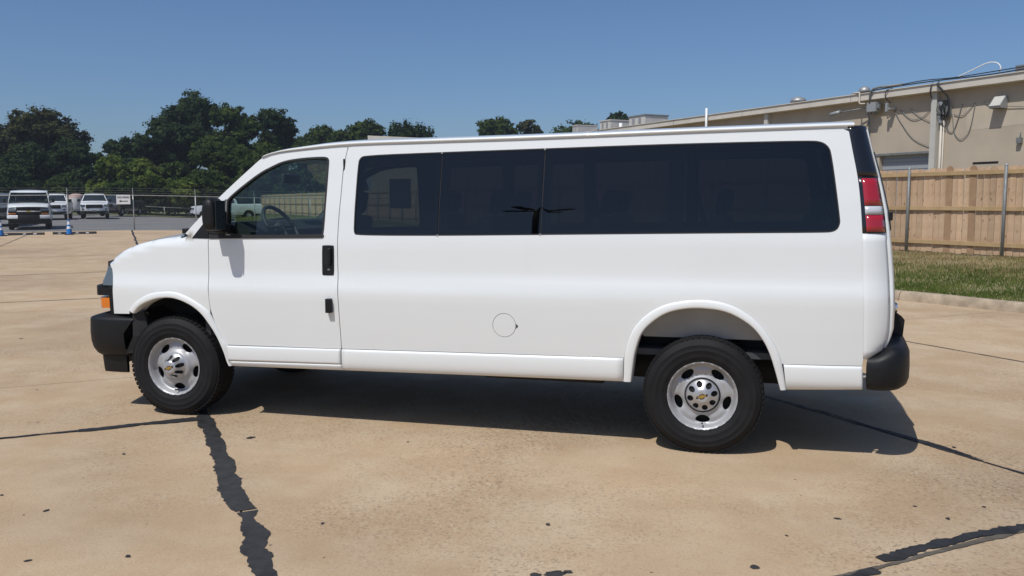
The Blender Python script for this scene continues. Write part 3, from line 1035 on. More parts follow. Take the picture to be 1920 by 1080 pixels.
        # ---- wheel housings
        for (cx, ic, zt) in ((0.06, afi, .0), (3.94, ari, .0)):
            G = []
            for p in ic:
                G.append([(p[0], sd * (float(Hn(*p)) - .05), p[1]), (cx + (p[0] - cx) * 1.05, sd * .80, .4 + (p[1] - .4) * 1.05), (cx + (p[0] - cx) * 1.05, sd * .60, .4 + (p[1] - .4) * 1.05)])
            loft('wheel_housing', G, M_['liner'], van, True, flip=(sd > 0))
            k = MB()
            k.prism([(p[0] * 1.0 + (p[0] - cx) * .05, sd * .605, .4 + (p[1] - .4) * 1.05) for p in ic], (0, 0, 0), (0, sd * .01, 0))
            k.build('housing_wall', M_['liner'], van)
        # white body above the rear tyre, its shade put into the grey
        q = [p for p in ari if p[1] > .745]
        inner = [np.array((q[0][0] + .01, .74))] + q + [np.array((q[-1][0] - .01, .742))]
        V2, T2, _ = tri2d(inner, [], .1)
        obj('inner_wing', [(float(a[0]), sd * (.875 + .04 * (float(a[1]) - .75) / .2), float(a[1])) for a in V2], T2 if sd < 0 else [t[::-1] for t in T2], M_['inner_grey'], van)
        # ---- mirror
        yo = float(Hn(.45, 1.45))
        pts = chaikin([(.505, 1.418), (.555, 1.42), (.572, 1.46), (.570, 1.60), (.548, 1.65), (.50, 1.655), (.468, 1.61), (.466, 1.48), (.48, 1.425)], 2)
        G = []
        for yy, sc in ((1.055, .55), (1.058, .80), (1.066, .93), (1.08, 1.0), (1.16, .985), (1.187, .93), (1.200, .82), (1.205, .55)):
            G.append([(.515 + (p[0] - .515) * sc, sd * yy, 1.535 + (p[1] - 1.535) * sc) for p in pts])
        mir = loft('wing_mirror', G, M_['black_plastic'], van, True, flip=(sd > 0), closed=True)
        MB().prism([(.515 + (p[0] - .515) * .55, sd * 1.205, 1.535 + (p[1] - 1.535) * .55) for p in pts], (0, 0, 0), (0, -sd * .003, 0)).build('mirror_cap', M_['black_plastic'], mir)
        MB().box(.572, .578, min(sd * 1.075, sd * 1.185), max(sd * 1.075, sd * 1.185), 1.43, 1.635, .002).build('mirror_glass', M_['bg_glass'], mir)
        MB().box(.43, .53, min(sd * (yo - .01), sd * 1.08), max(sd * (yo - .01), sd * 1.08), 1.405, 1.465, .012).box(.44, .50, min(sd * (yo - .01), sd * (yo + .03)), max(sd * (yo - .01), sd * (yo + .03)), 1.39, 1.56, .01).build('mirror_arm', M_['black_plastic'], mir, True)

    # ---- roof
    tt = np.r_[np.linspace(0, .25, 16), np.linspace(.28, 1, 26)]
    gx = np.array(gut)[:, 0]; gz = np.array(gut)[:, 1]
    cs = [(0.0, .012), (.010, .015), (.013, .022), (.006, .031), (-.02, .038), (-.06, .044), (-.15, .055), (-.30, .068), (-.50, .078), (-.70, .083)]
    G = []
    for t_ in tt:
        row = []
        for sgn in (-1, 1):
            part = []
            for (dy, dz) in cs:
                xe = .767 + t_ * (4.80 - .767)
                yg = float(Hn(xe, np.interp(xe, gx, gz)))
                y = yg + dy
                bow = .14 * (1 - (min(1, abs(y) / yg)) ** 2) * (1 - t_)
                x = xe - bow
                ks = float(np.interp(xe, [.767, .95, 1.25, 1.5], [.30, .72, .95, 1.0]))
                zz = float(np.interp(xe, gx, gz)) + dz * ks - .10 * (1 - (min(1, abs(y) / yg)) ** 2) * max(0, 1 - t_ / .06) * .25
                part.append((x, sgn * y, zz))
            row += part if sgn < 0 else part[::-1]
        G.append(row)
    roof = loft('roof', G, P_, van, True, flip=True)
    # rain gutter under the roof lip
    for sd in (-1, 1):
        G2 = []
        for x in np.linspace(.775, 4.79, 60):
            z0 = float(np.interp(x, gx, gz)); yg = float(Hn(x, z0))
            G2.append([(x, sd * (yg + .002), z0 + .016), (x, sd * (yg - .006), z0 + .010), (x, sd * (yg - .006), z0 + .002), (x, sd * (yg + .001), z0 - .003)])
        loft('rain_gutter', G2, M_['molding'], roof, True, flip=(sd < 0))
    # headliner
    G = []
    for x in np.linspace(.82, 4.75, 20):
        z0 = float(np.interp(x, gx, gz)); yg = float(Hn(x, z0)) - .04
        G.append([(x, yg * k, z0 - .03 + .03 * (1 - k * k)) for k in np.linspace(-1, 1, 9)])
    loft('headliner', G, M_['headliner'], van, True)
    # ---- windscreen and cowl
    ap = [p for p in apil if p[0] < .79]
    G, G2 = [], []
    for p in ap:
        ye = float(Hn(*p)) - .012
        G.append([(p[0] - .15 * (1 - k * k) + .004, ye * k, p[1] + .006 * (1 - k * k)) for k in np.linspace(-1, 1, 21)])
    loft('windscreen', G, M_['glass_green'], van, True, flip=True)
    ce = [np.array(p) for p in ((.10, 1.372), (.165, 1.392))]
    G = []
    for p in ce:
        ye = float(Hn(*p)) - .03
        G.append([(p[0] - .15 * (1 - k * k) - .02, ye * k, p[1] + .012 * (1 - k * k)) for k in np.linspace(-1, 1, 15)])
    cowl = loft('cowl', G, M_['black_plastic'], van, True, flip=True)
    for (ya, yb) in ((-.80, -.18), (-.05, .60)):
        MB().tube([(.10 - .15 * (1 - ya * ya), ya, 1.395), (.16 - .15 * (1 - ((ya + yb) / 2) ** 2), (ya + yb) / 2, 1.452), (.20 - .15 * (1 - yb * yb), yb, 1.475)], .010, 6).box(.085 - .15 * (1 - ya * ya), .135 - .15 * (1 - ya * ya), ya - .03, ya + .03, 1.385, 1.425, .008).build('wiper', M_['black_plastic'], van, True)
    # ---- bonnet
    hp = crv([p for p in T['fender_top'] if p[0] < .16], .03)
    G = []
    for p in hp:
        ye = float(Hn(*p)) - .06 + .002
        u = (.158 - p[0]) / .756
        bow = .12 + .10 * u ** 1.5
        G.append([(p[0] - bow * (1 - k * k) + .00, ye * k, p[1] + (.040 * (1 - abs(k) ** 2.2) * (1 - .25 * u))) for k in np.linspace(-1, 1, 25)])
    loft('bonnet', G, P_, van, True)
    # ---- front face
    ff = np.array(T['fender_front'])[::-1]
    def fx(z, y):
        xe = float(np.interp(z, ff[:, 1], ff[:, 0]))
        ye = float(Hn(xe, z))
        if z > 1.10: ye -= .05 * ((z - 1.10) / .07) ** 2
        k = min(1.0, abs(y) / ye)
        return xe - (.235 - .05 * max(0, (1.0 - z) / .25)) * (1 - k ** 2.6), ye
    def face(name, z0, z1, ka, kb, off, m, parent, n=14, rows=4, solid=True):
        """a curved piece of the front face between heights z0,z1 and width fractions ka,kb"""
        fr, bk = [], []
        for z in np.linspace(z0, z1, rows):
            a, b = [], []
            for k in np.linspace(ka, kb, n):
                x, ye = fx(z, 0)
                _, ye = fx(z, 0)
                y = k * ye
                x, _ = fx(z, y)
                o_ = off if not isinstance(off, tuple) else off[0] + (off[1] - off[0]) * (z - z0) / (z1 - z0)
                rd_ = max(0, (abs(k) - .93) / .07)
                a.append((x - o_ * (1 - .25 * rd_ ** 2), y * (1 - .004 * rd_), z)); b.append((x + .02, y * .992, z))
            fr.append(a); bk.append(b)
        V = [p for r in fr for p in r] + [p for r in bk for p in r]
        Fc = []
        N = rows * n
        for i in range(rows - 1):
            for j in range(n - 1):
                Fc.append((i * n + j, (i + 1) * n + j, (i + 1) * n + j + 1, i * n + j + 1))
        for i in range(rows - 1):
            Fc += [(i * n, N + i * n, N + (i + 1) * n, (i + 1) * n), (i * n + n - 1, (i + 1) * n + n - 1, N + (i + 1) * n + n - 1, N + i * n + n - 1)]
        for j in range(n - 1):
            Fc += [(j, j + 1, N + j + 1, N + j), ((rows - 1) * n + j, N + (rows - 1) * n + j, N + (rows - 1) * n + j + 1, (rows - 1) * n + j + 1)]
        o = obj(name, V, Fc, m, parent)
        nn = (rows - 1) * (n - 1)
        o.data.polygons.foreach_set('use_smooth', [i < nn for i in range(len(Fc))])
        return o
    gr = face('grille', .755, 1.16, -.99, .99, .05, M_['black_plastic'], van, 41, 9)
    face('grille_bar', .93, .985, -.60, .60, .075, P_ if front_style == 'white' else M_['black_plastic'], gr, 25, 3)
    for k in range(3):
        face('grille_slat', 1.025 + .04 * k, 1.036 + .04 * k, -.56, .56, .065, M_['black_plastic'], gr, 21, 2)
    for k in range(3):
        face('grille_slat', .80 + .04 * k, .811 + .04 * k, -.56, .56, .065, M_['black_plastic'], gr, 21, 2)
    for sd in (-1, 1):
        hl = face('headlight', .985, 1.128, *sorted((sd * .60, sd * .995)), (.125, .045), M_['lens_clear'], van, 14, 5)
        face('headlight_bezel', .905, .977, *sorted((sd * .60, sd * .985)), .165, M_['black_plastic'], hl, 14, 3)
        ts = face('turn_signal', .806, .886, *sorted((sd * .62, sd * .985)), .135, M_['amber'], van, 14, 4)
    bt = [(-.11, -.02), (-.09, .024), (-.04, .024), (-.03, .045), (.04, .045), (.037, .024), (.11, .024), (.09, -.02), (.037, -.02), (.027, -.043), (-.043, -.043), (-.037, -.02)]
    xc, _ = fx(.958, 0)
    MB().prism([(xc - .08, y, .958 + z) for y, z in bt], (0, 0, 0), (-.012, 0, 0)).build('emblem', M_['gold'], gr)
    # ---- front bumper with air dam
    def bplan(o):
        pl = []
        for (x, y) in ((-.32, .972), (-.50, .988), (-.64, .988), (-.725, .968), (-.768, .91), (-.812, .79), (-.87, .55), (-.92, .3), (-.935, 0)):
            pl.append((x, -y))
        pl = pl + [(x, -y) for x, y in pl[-2::-1]]
        return [np.array(q) for q in crv(pl, .06)]
    pl = bplan(0)
    N_ = len(pl)
    nrm = []
    for i in range(N_):
        d_ = pl[min(i + 1, N_ - 1)] - pl[max(i - 1, 0)]
        d_ = d_ / np.linalg.norm(d_)
        nrm.append(np.array((-d_[1], d_[0])) * (1))
    # outward is away from the van centre
    for i in range(N_):
        if nrm[i] @ (pl[i] - np.array((.3, 0))) < 0: nrm[i] = -nrm[i]
    def sweep(name, sec, m, parent, i0=0, i1=None):
        G = []
        for i in range(i0, i1 or N_):
            e_ = max(0, 1 - min(i, N_ - 1 - i) / 3.0) if name == 'front_bumper' else 0
            G.append([(pl[i][0] + nrm[i][0] * o_ - e_ * .10 * min(1, max(0, (.745 - z) / .12)), pl[i][1] + nrm[i][1] * o_, z) for (o_, z) in sec])
        return loft(name, G, m, parent, True, flip=True)
    sec = [(-.20, .745), (-.17, .770), (-.06, .752), (-.012, .738), (-.003, .730), (0, .715), (.004, .62), (0, .55), (-.012, .50), (-.04, .455), (-.07, .432), (-.16, .43)]
    if front_style == 'black':
        fb = sweep('front_bumper', sec, M_['black_plastic'], van)
    else:
        fb = sweep('front_bumper', [(o_ - .012, z) for o_, z in sec], M_['black_plastic'], van)
        sec2 = [(-.03, .765), (.0, .755), (.008, .74), (.010, .60), (.004, .585), (-.03, .58)]
        q = N_ // 3 + 1
        sweep('bumper_end', sec2, M_['truck_white'], fb, 0, q)
        sweep('bumper_end', sec2, M_['truck_white'], fb, N_ - q)
    dam = [(-.075, .445), (-.078, .40), (-.085, .32), (-.09, .298), (-.11, .298), (-.11, .445)]
    i0 = next(i for i in range(N_) if pl[i][0] < -.43)
    sweep('air_dam', dam, M_['black_plastic'], fb, i0, N_ - i0)
    for sd in (-1, 1):
        MB().prism([(-.34, sd * .965, .772), (-.345, sd * .965, .60), (-.43, sd * .95, .46), (-.28, sd * .93, .47), (-.215, sd * .93, .60), (-.26, sd * .94, .80)], (0, 0, 0), (0, -sd * .03, 0)).build('bumper_bracket', M_['liner'], fb)
        MB().box(-.475, -.462, sd * .90 - .012, sd * .90 + .012, .772, .792, .003).build('bumper_bolt', M_['galv'], fb)

    # ---- rear end
    zr = np.r_[np.linspace(.66, 1.40, 14), 1.424, 1.428, np.linspace(1.44, 1.755, 8), 1.760, 1.764, np.linspace(1.80, 2.07, 8)]
    def rplan(z):
        xs = float(xs_(z)) + .004; xr = float(xr_(z)); ye = float(Hn(xs, z)) - .001
        xc = xr + .05
        pts = [(xs, -ye)]
        ry = .17
        for th in np.linspace(0, PI / 2, 13)[1:]:
            pts.append((xs + (xr - xs) * math.sin(th), -ye + ry * (1 - math.cos(th))))
        for y in np.linspace(-ye + ry, 0, 8)[1:]:
            k = 1 - abs(y) / (ye - ry)
            pts.append((xr + (xc - xr) * (1 - (1 - k) ** 2), y))
        return pts
    def rpiece(name, z0, z1, i0, i1, off, m, parent, sd, rows=8):
        fr = []
        for z in np.linspace(z0, z1, rows):
            pp = rplan(z)
            c = np.array((pp[0][0] - .1, pp[12][1] + .05))
            row = []
            for (x, y) in pp[i0:i1 + 1]:
                d_ = np.array((x, y)) - c
                d_ = d_ / np.linalg.norm(d_)
                row.append((x + d_[0] * off, (y + d_[1] * off) * (-sd), z))
            fr.append(row)
        # rim back into the body so every piece has depth
        def back(p): return (p[0] - .03, p[1] * .97, p[2])
        G = [[back(p) for p in fr[0]]] + fr + [[back(p) for p in fr[-1]]]
        G = [[back(r[0])] + r + [back(r[-1])] for r in G]
        o = loft(name, G, m, parent, True, flip=(sd > 0))
        return o
    for sd in (-1, 1):
        q = rpiece('rear_corner', .664, 1.424, 0, 7, 0, P_, van, sd, 16)
        tl = rpiece('tail_light', 1.428, 1.764, 0, 7, .004, M_['black_trim'], van, sd, 8)
        rpiece('stop_lens', 1.592, 1.755, 1, 6, .011, M_['red'], tl, sd, 5)
        rpiece('reverse_lens', 1.538, 1.588, 1, 6, .011, M_['white_lens'], tl, sd, 3)
        rpiece('lower_lens', 1.436, 1.534, 1, 6, .011, M_['red'], tl, sd, 4)
        rpiece('pillar_trim', 1.768, 2.075, 0, 8, .003, M_['black_trim'], van, sd, 10)
        rd = rpiece('rear_door', .70, 2.06, 8, 19, .004, P_, van, sd, 20)
        rpiece('rear_window', 1.44, 1.92, 10, 18, .010, M_['bg_glass'], rd, sd, 8)
        MB().box(*(lambda b: (b[0], b[1], min(sd * .80, sd * .84), max(sd * .80, sd * .84), 1.50, 1.55))((float(xr_(1.52)) - .005, float(xr_(1.52)) + .016)), .004).build('door_hinge', M_['black_plastic'], rd)
    # rear lettering on the left door
    cu = bpy.data.curves.new('maker_lettering', 'FONT')
    cu.body = 'CHEVROLET'
    cu.size = .085
    cu.extrude = .006
    to = bpy.data.objects.new('maker_lettering', cu)
    COL.objects.link(to)
    dg = bpy.context.evaluated_depsgraph_get()
    me = bpy.data.meshes.new_from_object(to.evaluated_get(dg))
    bpy.data.objects.remove(to)
    me.materials.append(M_['chrome'])
    badge = bpy.data.objects.new('maker_lettering', me)
    COL.objects.link(badge)
    badge.parent = van
    badge.rotation_euler = (PI / 2, 0, PI / 2)
    badge.location = (float(xr_(.95)) + .022, -.78, .93)
    # roof-end spoiler joining roof to doors
    # ---- rear bumper
    def rb_plan():
        pl_ = [(4.905, -.965), (4.97, -.985), (5.04, -.975), (5.10, -.94), (5.15, -.87), (5.185, -.75), (5.215, -.5), (5.235, -.25), (5.24, 0)]
        pl_ = pl_ + [(x, -y) for x, y in pl_[-2::-1]]
        return [np.array(q) for q in crv(pl_, .05)]
    pl = rb_plan(); N_ = len(pl)
    nrm = []
    for i in range(N_):
        d_ = pl[min(i + 1, N_ - 1)] - pl[max(i - 1, 0)]
        d_ = d_ / np.linalg.norm(d_)
        q = np.array((-d_[1], d_[0]))
        if q @ (pl[i] - np.array((4.5, 0))) < 0: q = -q
        nrm.append(q)
    secr = lambda i: [(-.16, .690), (-.11, .690 + .05 * min(1, max(0, (pl[i][0] - 4.95) / .15))), (-.05, .678 + .055 * min(1, max(0, (pl[i][0] - 4.95) / .15))),
                      (-.018, .665 + .052 * min(1, max(0, (pl[i][0] - 4.95) / .15))), (-.004, .640 + .045 * min(1, max(0, (pl[i][0] - 4.95) / .15))), (0, .60), (-.001, .53), (-.012, .495), (-.04, .472), (-.16, .47)]
    G = [[(pl[i][0] + nrm[i][0] * o_, pl[i][1] + nrm[i][1] * o_, z) for (o_, z) in secr(i)] for i in range(N_)]
    rb = loft('rear_bumper', G, M_['black_plastic'], van, True, flip=True)
    e0 = G[0]
    for sd in (-1, 1):
        MB().prism([(p[0], (p[1] if sd < 0 else -p[1]), p[2]) for p in e0], (0, 0, 0), (.004, 0, 0)).build('bumper_end_cap', M_['black_plastic'], rb)
        MB().tube([(4.86, sd * .93, .548), (4.92, sd * .93, .55)], .010, 8).build('bumper_bolt', M_['galv'], rb)
    MB().prism([(5.06, -.34, .70), (5.205, -.34, .70), (5.215, -.34, .83), (5.195, -.34, .855), (5.115, -.34, .90)], (0, 0, 0), (0, .68, 0)).build('licence_step', M_['black_plastic'], rb)

    # ---- underside
    ub = MB().box(-.45, 4.82, -.62, .62, .50, .62, .02)
    ub.box(-.3, 4.75, -.56, -.46, .40, .52, .01).box(-.3, 4.75, .46, .56, .40, .52, .01)
    ub.build('chassis', M_['under'], van)
    MB().box(.58, 3.40, -.93, .93, .47, .50).box(4.46, 4.85, -.93, .93, .49, .515).build('floor_pan', M_['under'], van)
    MB().tube([(3.937, -.78, .378), (3.937, .78, .378)], .05, 10).tube([(3.937, -.12, .378), (3.937, .12, .378)], .15, 14).build('rear_axle', M_['under'], van, True)
    MB().tube([(0, -.78, .378), (0, .78, .378)], .04, 10).build('front_axle', M_['under'], van, True)
    MB().box(2.42, 3.28, -.80, -.42, .385, .47, .03).build('fuel_tank', M_['under'], van, True)
    MB().tube([(1.2, .4, .42), (2.4, .42, .40), (3.3, .45, .42), (3.75, .55, .55), (4.3, .6, .5), (4.8, .8, .45)], .03, 8).build('exhaust_pipe', M_['under'], van, True)
    # ---- cabin
    MB().box(.30, 4.78, -.88, .88, .62, .66).build('cabin_floor', M_['trim_int'], van)
    MB().box(.26, .30, -.90, .90, .62, 1.34).build('bulkhead', M_['dash'], van)
    MB().prism([(.20, -.86, 1.37), (.28, -.86, 1.43), (.40, -.86, 1.475), (.54, -.86, 1.475), (.64, -.86, 1.40), (.64, -.86, 1.0), (.45, -.86, .9), (.22, -.86, .9)], (0, 0, 0), (0, 1.72, 0)).build('dashboard', M_['dash'], van)
    sw = MB()
    ring = []
    c0 = Vector((.66, -.45, 1.43)); ax = Vector((.82, 0, .57)).normalized()
    e1 = Vector((0, 1, 0)); e2 = ax.cross(e1)
    sw.tube([c0 + e1 * (.188 * math.cos(2 * PI * k / 32)) + e2 * (.188 * math.sin(2 * PI * k / 32)) for k in range(33)], .016, 8)
    sw.tube([c0 + e1 * .18, c0 - e1 * .18], .014, 6).tube([c0, c0 - e2 * .18], .014, 6).tube([c0 + ax * .01, c0 - ax * .22], .05, 10)
    sw.build('steering_wheel', M_['dash'], van, True)
    MB().box(.485, .515, -.135, .135, 1.775, 1.855, .012).tube([(.47, 0, 1.86), (.50, 0, 1.82)], .012, 6).build('rear_view_mirror', M_['dash'], van, True)
    def seat(x, y0, y1):
        s = MB()
        s.box(x - .42, x + .05, y0, y1, .80, 1.02, .05)
        s.V += []
        k = len(s.V)
        s.box(x, x + .15, y0, y1, .95, 1.52, .055)
        for i in range(k, len(s.V)):
            vx, vy, vz = s.V[i]
            s.V[i] = (vx + (vz - .95) * .22, vy, vz)
        n_ = 1 if y1 - y0 < .7 else int((y1 - y0) / .48)
        w_ = (y1 - y0) / n_
        for i in range(n_):
            k = len(s.V)
            c_ = y0 + w_ * (i + .5)
            s.box(x + .02, x + .12, c_ - .13, c_ + .13, 1.53, 1.70, .04)
            for j in range(k, len(s.V)):
                vx, vy, vz = s.V[j]
                s.V[j] = (vx + (vz - .95) * .22, vy, vz)
        s.box(x - .35, x + .0, y0 + .08, y1 - .08, .66, .82)
        return s.build('seat', M_['seat'], van, True)
    seat(1.10, -.72, -.24); seat(1.54, .22, .72)
    for x in (2.25, 3.05, 3.82):
        seat(x, -.80, .42)
    seat(4.50, -.80, .80)
    # papers taped inside the far middle window
    MB().box(1.01, 1.22, .868, .872, 1.56, 1.83).build('window_sticker', M_['paper'], van)
    # seat-belt webbing at the far pillars
    for x in (2.16, 2.88, 3.75):
        MB().tube([(x, .80, 1.86), (x + .10, .78, 1.45), (x + .3, .74, 1.0)], .022, 6).build('seat_belt', M_['dash'], van)
    # ---- wheels
    wf = make_wheel(True)
    wr = make_wheel(False)
    def place(src, x, sd, first):
        o = src if first else copy_tree(src)
        o.parent = van
        o.location = (x, sd * (.835 if x < 2 else .835), .379)
        o.rotation_euler = (0, 0, 0 if sd < 0 else PI)
        return o
    place(wf, 0, 1, True); place(wr, 3.937, -1, True)
    f2 = place(wf, 0, -1, False); place(wr, 3.937, 1, False)
    f2.rotation_euler = (0, 0, .035)
    return van

# ================================================================== SETTING
def sheet(name, fxy, us, vs, m, z0, kind='structure', parent=None, zf=None):
    """grid sheet; fxy(u,v)->(x,y); height g + z0 (+ zf(u,v))"""
    V = []
    for v in vs:
        for u in us:
            x, y = fxy(u, v)
            V.append((x, y, g(x, y) + z0 + (zf(u, v) if zf else 0)))
    n = len(us)
    Fc = [(j * n + i, j * n + i + 1, (j + 1) * n + i + 1, (j + 1) * n + i) for j in range(len(vs) - 1) for i in range(n - 1)]
    o = obj(name, V, Fc, m, parent, True)
    if kind: o['kind'] = kind
    return o

# far ground to the horizon
e = list(np.r_[-2500, -1200, -600, -300, np.linspace(-200, 120, 65), 200, 400, 900, 2500])
sheet('ground', lambda u, v: (u, v), e, e, M_['field'], -0.16)

# ---- concrete lot: slabs between joints (frame: b across, a away)
O_ = np.array((.28, -.99)); AD = np.array((-.643, .766)); BD = np.array((.766, .643))
def ab(b, a):
    p = O_ + BD * b + AD * a
    return float(p[0]), float(p[1])
lot = empty('concrete_lot'); lot['kind'] = 'structure'
sheet('joint_bed', ab, list(np.linspace(-66, 22, 45)), list(np.linspace(-22, 41.25, 33)), M_['tar_grey'], -0.03, None, lot)
A_LEFT = [-22, -16, -10, -5, 0, 4.7, 9.3, 15.1, 21.25, 28.0, 34.6, 41.25]
A_MID = [-22, -16, -10, -4.05, 1.9, 7.8, 13.7, 19.5, 25.2, 29.9, 35.6, 41.25]
cols = [(-66 + 4.4 * k, -61.6 + 4.4 * k) for k in range(0, 15)] + [(0, 4.3), (4.3, 7.65), (7.65, 12.0), (12.0, 16.4)]
GAP = 0.006
for (b0, b1) in cols:
    AL = A_LEFT if b1 <= 0 else A_MID
    if b0 >= 7.6: AL = [-22, -14, -6, 1.5, 9, 41.25]
    for a0, a1 in zip(AL[:-1], AL[1:]):
        if b1 < -40 and a1 < 5: continue
        nb, na = 5, 6
        V, Fc = [], []
        us = np.linspace(b0 + GAP, b1 - GAP, nb); vv = np.linspace(a0 + GAP, a1 - GAP, na)
        for v in vv:
            for u in us:
                x, y = ab(u, v); V.append((x, y, g(x, y)))
        Fc = [(j * nb + i, j * nb + i + 1, (j + 1) * nb + i + 1, (j + 1) * nb + i) for j in range(na - 1) for i in range(nb - 1)]
        ring = [i for i in range(nb)] + [j * nb + nb - 1 for j in range(1, na)] + [(na - 1) * nb + i for i in range(nb - 2, -1, -1)] + [j * nb for j in range(na - 2, 0, -1)]
        k = len(V)
        V += [(V[i][0], V[i][1], V[i][2] - .035) for i in ring]
        for i in range(len(ring)):
            j = (i + 1) % len(ring)
            Fc.append((ring[j], ring[i], k + i, k + j))
        obj('slab', V, Fc, M_['concrete'], lot)

def smooth_noise(n, sc, amp):
    k = max(2, int(n / sc) + 2)
    c = rng.normal(0, 1, k)
    return amp * np.interp(np.linspace(0, k - 1, n), np.arange(k), c)

def ragged(name, p0, p1, w0, w1, m, jag=.35, lift=.004, off=0.0, step=.022, gaps=()):
    """irregular poured strip between two (b,a) points"""
    p0 = np.array(p0, float); p1 = np.array(p1, float)
    L = np.linalg.norm(p1 - p0)
    n = int(L / step) + 2
    t = np.linspace(0, 1, n)
    d = (p1 - p0) / L
    nn = np.array((-d[1], d[0]))
    w = w0 + (w1 - w0) * t
    mid = (smooth_noise(n, 26, .12) + smooth_noise(n, 7, .07)) * w + off
    l = w * .5 * (1 + smooth_noise(n, 10, jag * .75) + smooth_noise(n, 4, jag * .6) + rng.normal(0, jag * .30, n))
    r = w * .5 * (1 + smooth_noise(n, 10, jag * .75) + smooth_noise(n, 4, jag * .6) + rng.normal(0, jag * .30, n))
    V, Fc = [], []
    for i in range(n):
        c = p0 + d * (t[i] * L) + nn * mid[i]
        for s in (max(l[i], w[i] * .12), -max(r[i], w[i] * .12)):
            x, y = ab(*(c + nn * s))
            V.append((x, y, g(x, y) + lift))
    for i in range(n - 1):
        if any(q[0] < t[i] * L < q[1] for q in gaps): continue
        Fc.append((2 * i, 2 * i + 1, 2 * i + 3, 2 * i + 2))
    return obj(name, V, Fc, m, lot)
ragged('joint_sealant', (0.0, -12.0), (0.0, .12), .12, .10, M_['tar'], .26, gaps=((9.84, 9.87),))
ragged('joint_sealant', (0.0, .12), (0.0, 41.2), .055, .075, M_['tar'], .4, step=.06)
ragged('joint_sealant', (-.02, 0.0), (-.85, 0.02), .085, .055, M_['tar'], .35, lift=.006)
ragged('joint_sealant', (-.8, 0.02), (-4.4, 0.0), .035, .022, M_['tar'], .35, lift=.007)
ragged('joint_sealant', (4.3, -9.0), (4.3, 8), .026, .026, M_['tar'], .5)
ragged('joint_sealant', (4.33, -3.2), (4.33, -1.6), .03, .016, M_['tar'], .9, lift=.006)
ragged('joint_sealant', (1.75, -4.05), (5.5, -4.05), .035, .03, M_['tar_grey'], .4)
ragged('joint_sealant', (1.55, -4.06), (2.45, -4.06), .06, .05, M_['tar'], .5, lift=.006)
ragged('joint_sealant', (2.55, -3.985), (4.4, -4.0), .055, .05, M_['tar'], .55, lift=.006)
ragged('joint_sealant', (7.65, -6), (7.65, 9), .03, .03, M_['tar_grey'], .3)
for b_ in (-4.4, -8.8, -13.2):
    ragged('joint_sealant', (b_, -4), (b_, 41.2), .04, .055, M_['tar_grey'], .3, step=.08)
for a_ in (9.3, 15.1, 21.25, 28.0, 34.6):
    ragged('joint_sealant', (-26, a_), (0, a_), .05, .04, M_['tar_grey'] if a_ != 21.25 else M_['tar'], .3, step=.06)
ragged('joint_sealant', (0, 29.9), (12, 29.9), .07, .07, M_['tar_grey'], .3, step=.08)
# hardened splashes of sealant and gum on the slabs
sp = MB()
for (u, v, r) in ((1040, 1077, .10), (1005, 1079, .05), (1065, 1073, .04), (470, 821, .055), (87, 958, .03), (40, 635, .05), (232, 852, .03), (1028, 984, .03), (1570, 973, .035), (1777, 973, .03), (1414, 1064, .04), (1788, 839, .035), (52, 1052, .03), (240, 1044, .03), (605, 982, .025), (765, 829, .02), (1475, 1005, .02), (3, 929, .02), (1715, 950, .02), (1845, 951, .02)):
    d_ = rt * ((u - 960) / F_PX) - up * ((v - 540) / F_PX) + fw
    t_ = -CAM.z / d_.z
    p = CAM + d_ * t_
    k = len(sp.V); n = 14
    r *= .62; sq = random.uniform(.5, .9); ro = random.uniform(0, PI)
    for j in range(n):
        q = 2 * PI * j / n
        rr = r * random.uniform(.65, 1.1)
        a_, b_ = rr * math.cos(q), rr * sq * math.sin(q)
        sp.V.append((p.x + a_ * math.cos(ro) - b_ * math.sin(ro), p.y + a_ * math.sin(ro) + b_ * math.cos(ro), .0035))
    sp.F.append(tuple(range(k, k + n)))
for _ in range(90):
    x, y = random.uniform(-8, 9), random.uniform(-5, 9)
    k = len(sp.V); n = 8; r = random.uniform(.004, .012)
    for j in range(n):
        q = 2 * PI * j / n; rr = r * random.uniform(.6, 1.2)
        sp.V.append((x + rr * math.cos(q), y + rr * .8 * math.sin(q), g(x, y) + .003))
    sp.F.append(tuple(range(k, k + n)))
o = sp.build('tar_spots', M_['tar'], lot)
o['kind'] = 'stuff'
# rough scuffed patch near the lower edge
# ---- asphalt lot beyond
sheet('asphalt_lot', ab, list(np.linspace(-95, 34, 66)), list(np.linspace(41.0, 84.2, 30)), M_['asphalt'], -0.012)
sheet('grass_strip', ab, list(np.linspace(-110, 34, 40)), list(np.linspace(84.0, 150, 16)), M_['lawn'], 0.03)
bay = sheet('parking_line', ab, list(np.linspace(-6.2, -3.2, 4)), [58.0, 58.12], M_['line_white'], -0.004)
sheet('parking_line', ab, list(np.linspace(-14, -10.5, 4)), [51.0, 51.12], M_['line_white'], -0.004)

# ---- kerb and verge on the right
K0 = np.array((6.6, 8.43)); DK = np.array((.737, -.676)); NK = np.array((.676, .737))
D2 = np.array((.655, -.7556))
def kq(t, q):
    p = K0 + DK * max(t, -25.0) + D2 * min(0.0, t + 25.0) + NK * q
    return float(p[0]), float(p[1])
def verge_z(q):
    s = min(1, max(0, (q - .2) / 5.2)); s = s * s * (3 - 2 * s)
    return .125 + .30 * s
kb = empty('kerb'); kb['kind'] = 'structure'
kp = [(.0, -.05), (.012, .06), (.03, .125), (.055, .146), (.09, .152), (.15, .15), (.17, .142), (.175, .0)]
t_ = -81.0
while t_ < 12:
    t1 = t_ + 3.0
    G = []
    for tt in np.linspace(t_ + .004, t1 - .004, 7):
        G.append([(*kq(tt, q + .006 * math.sin(tt * 1.7)), z + g(*kq(tt, q)) + .003 * math.sin(tt * 3.1)) for q, z in kp])
    loft('kerb_stone', G, M_['curb'], kb, True, flip=True)
    t_ = t1
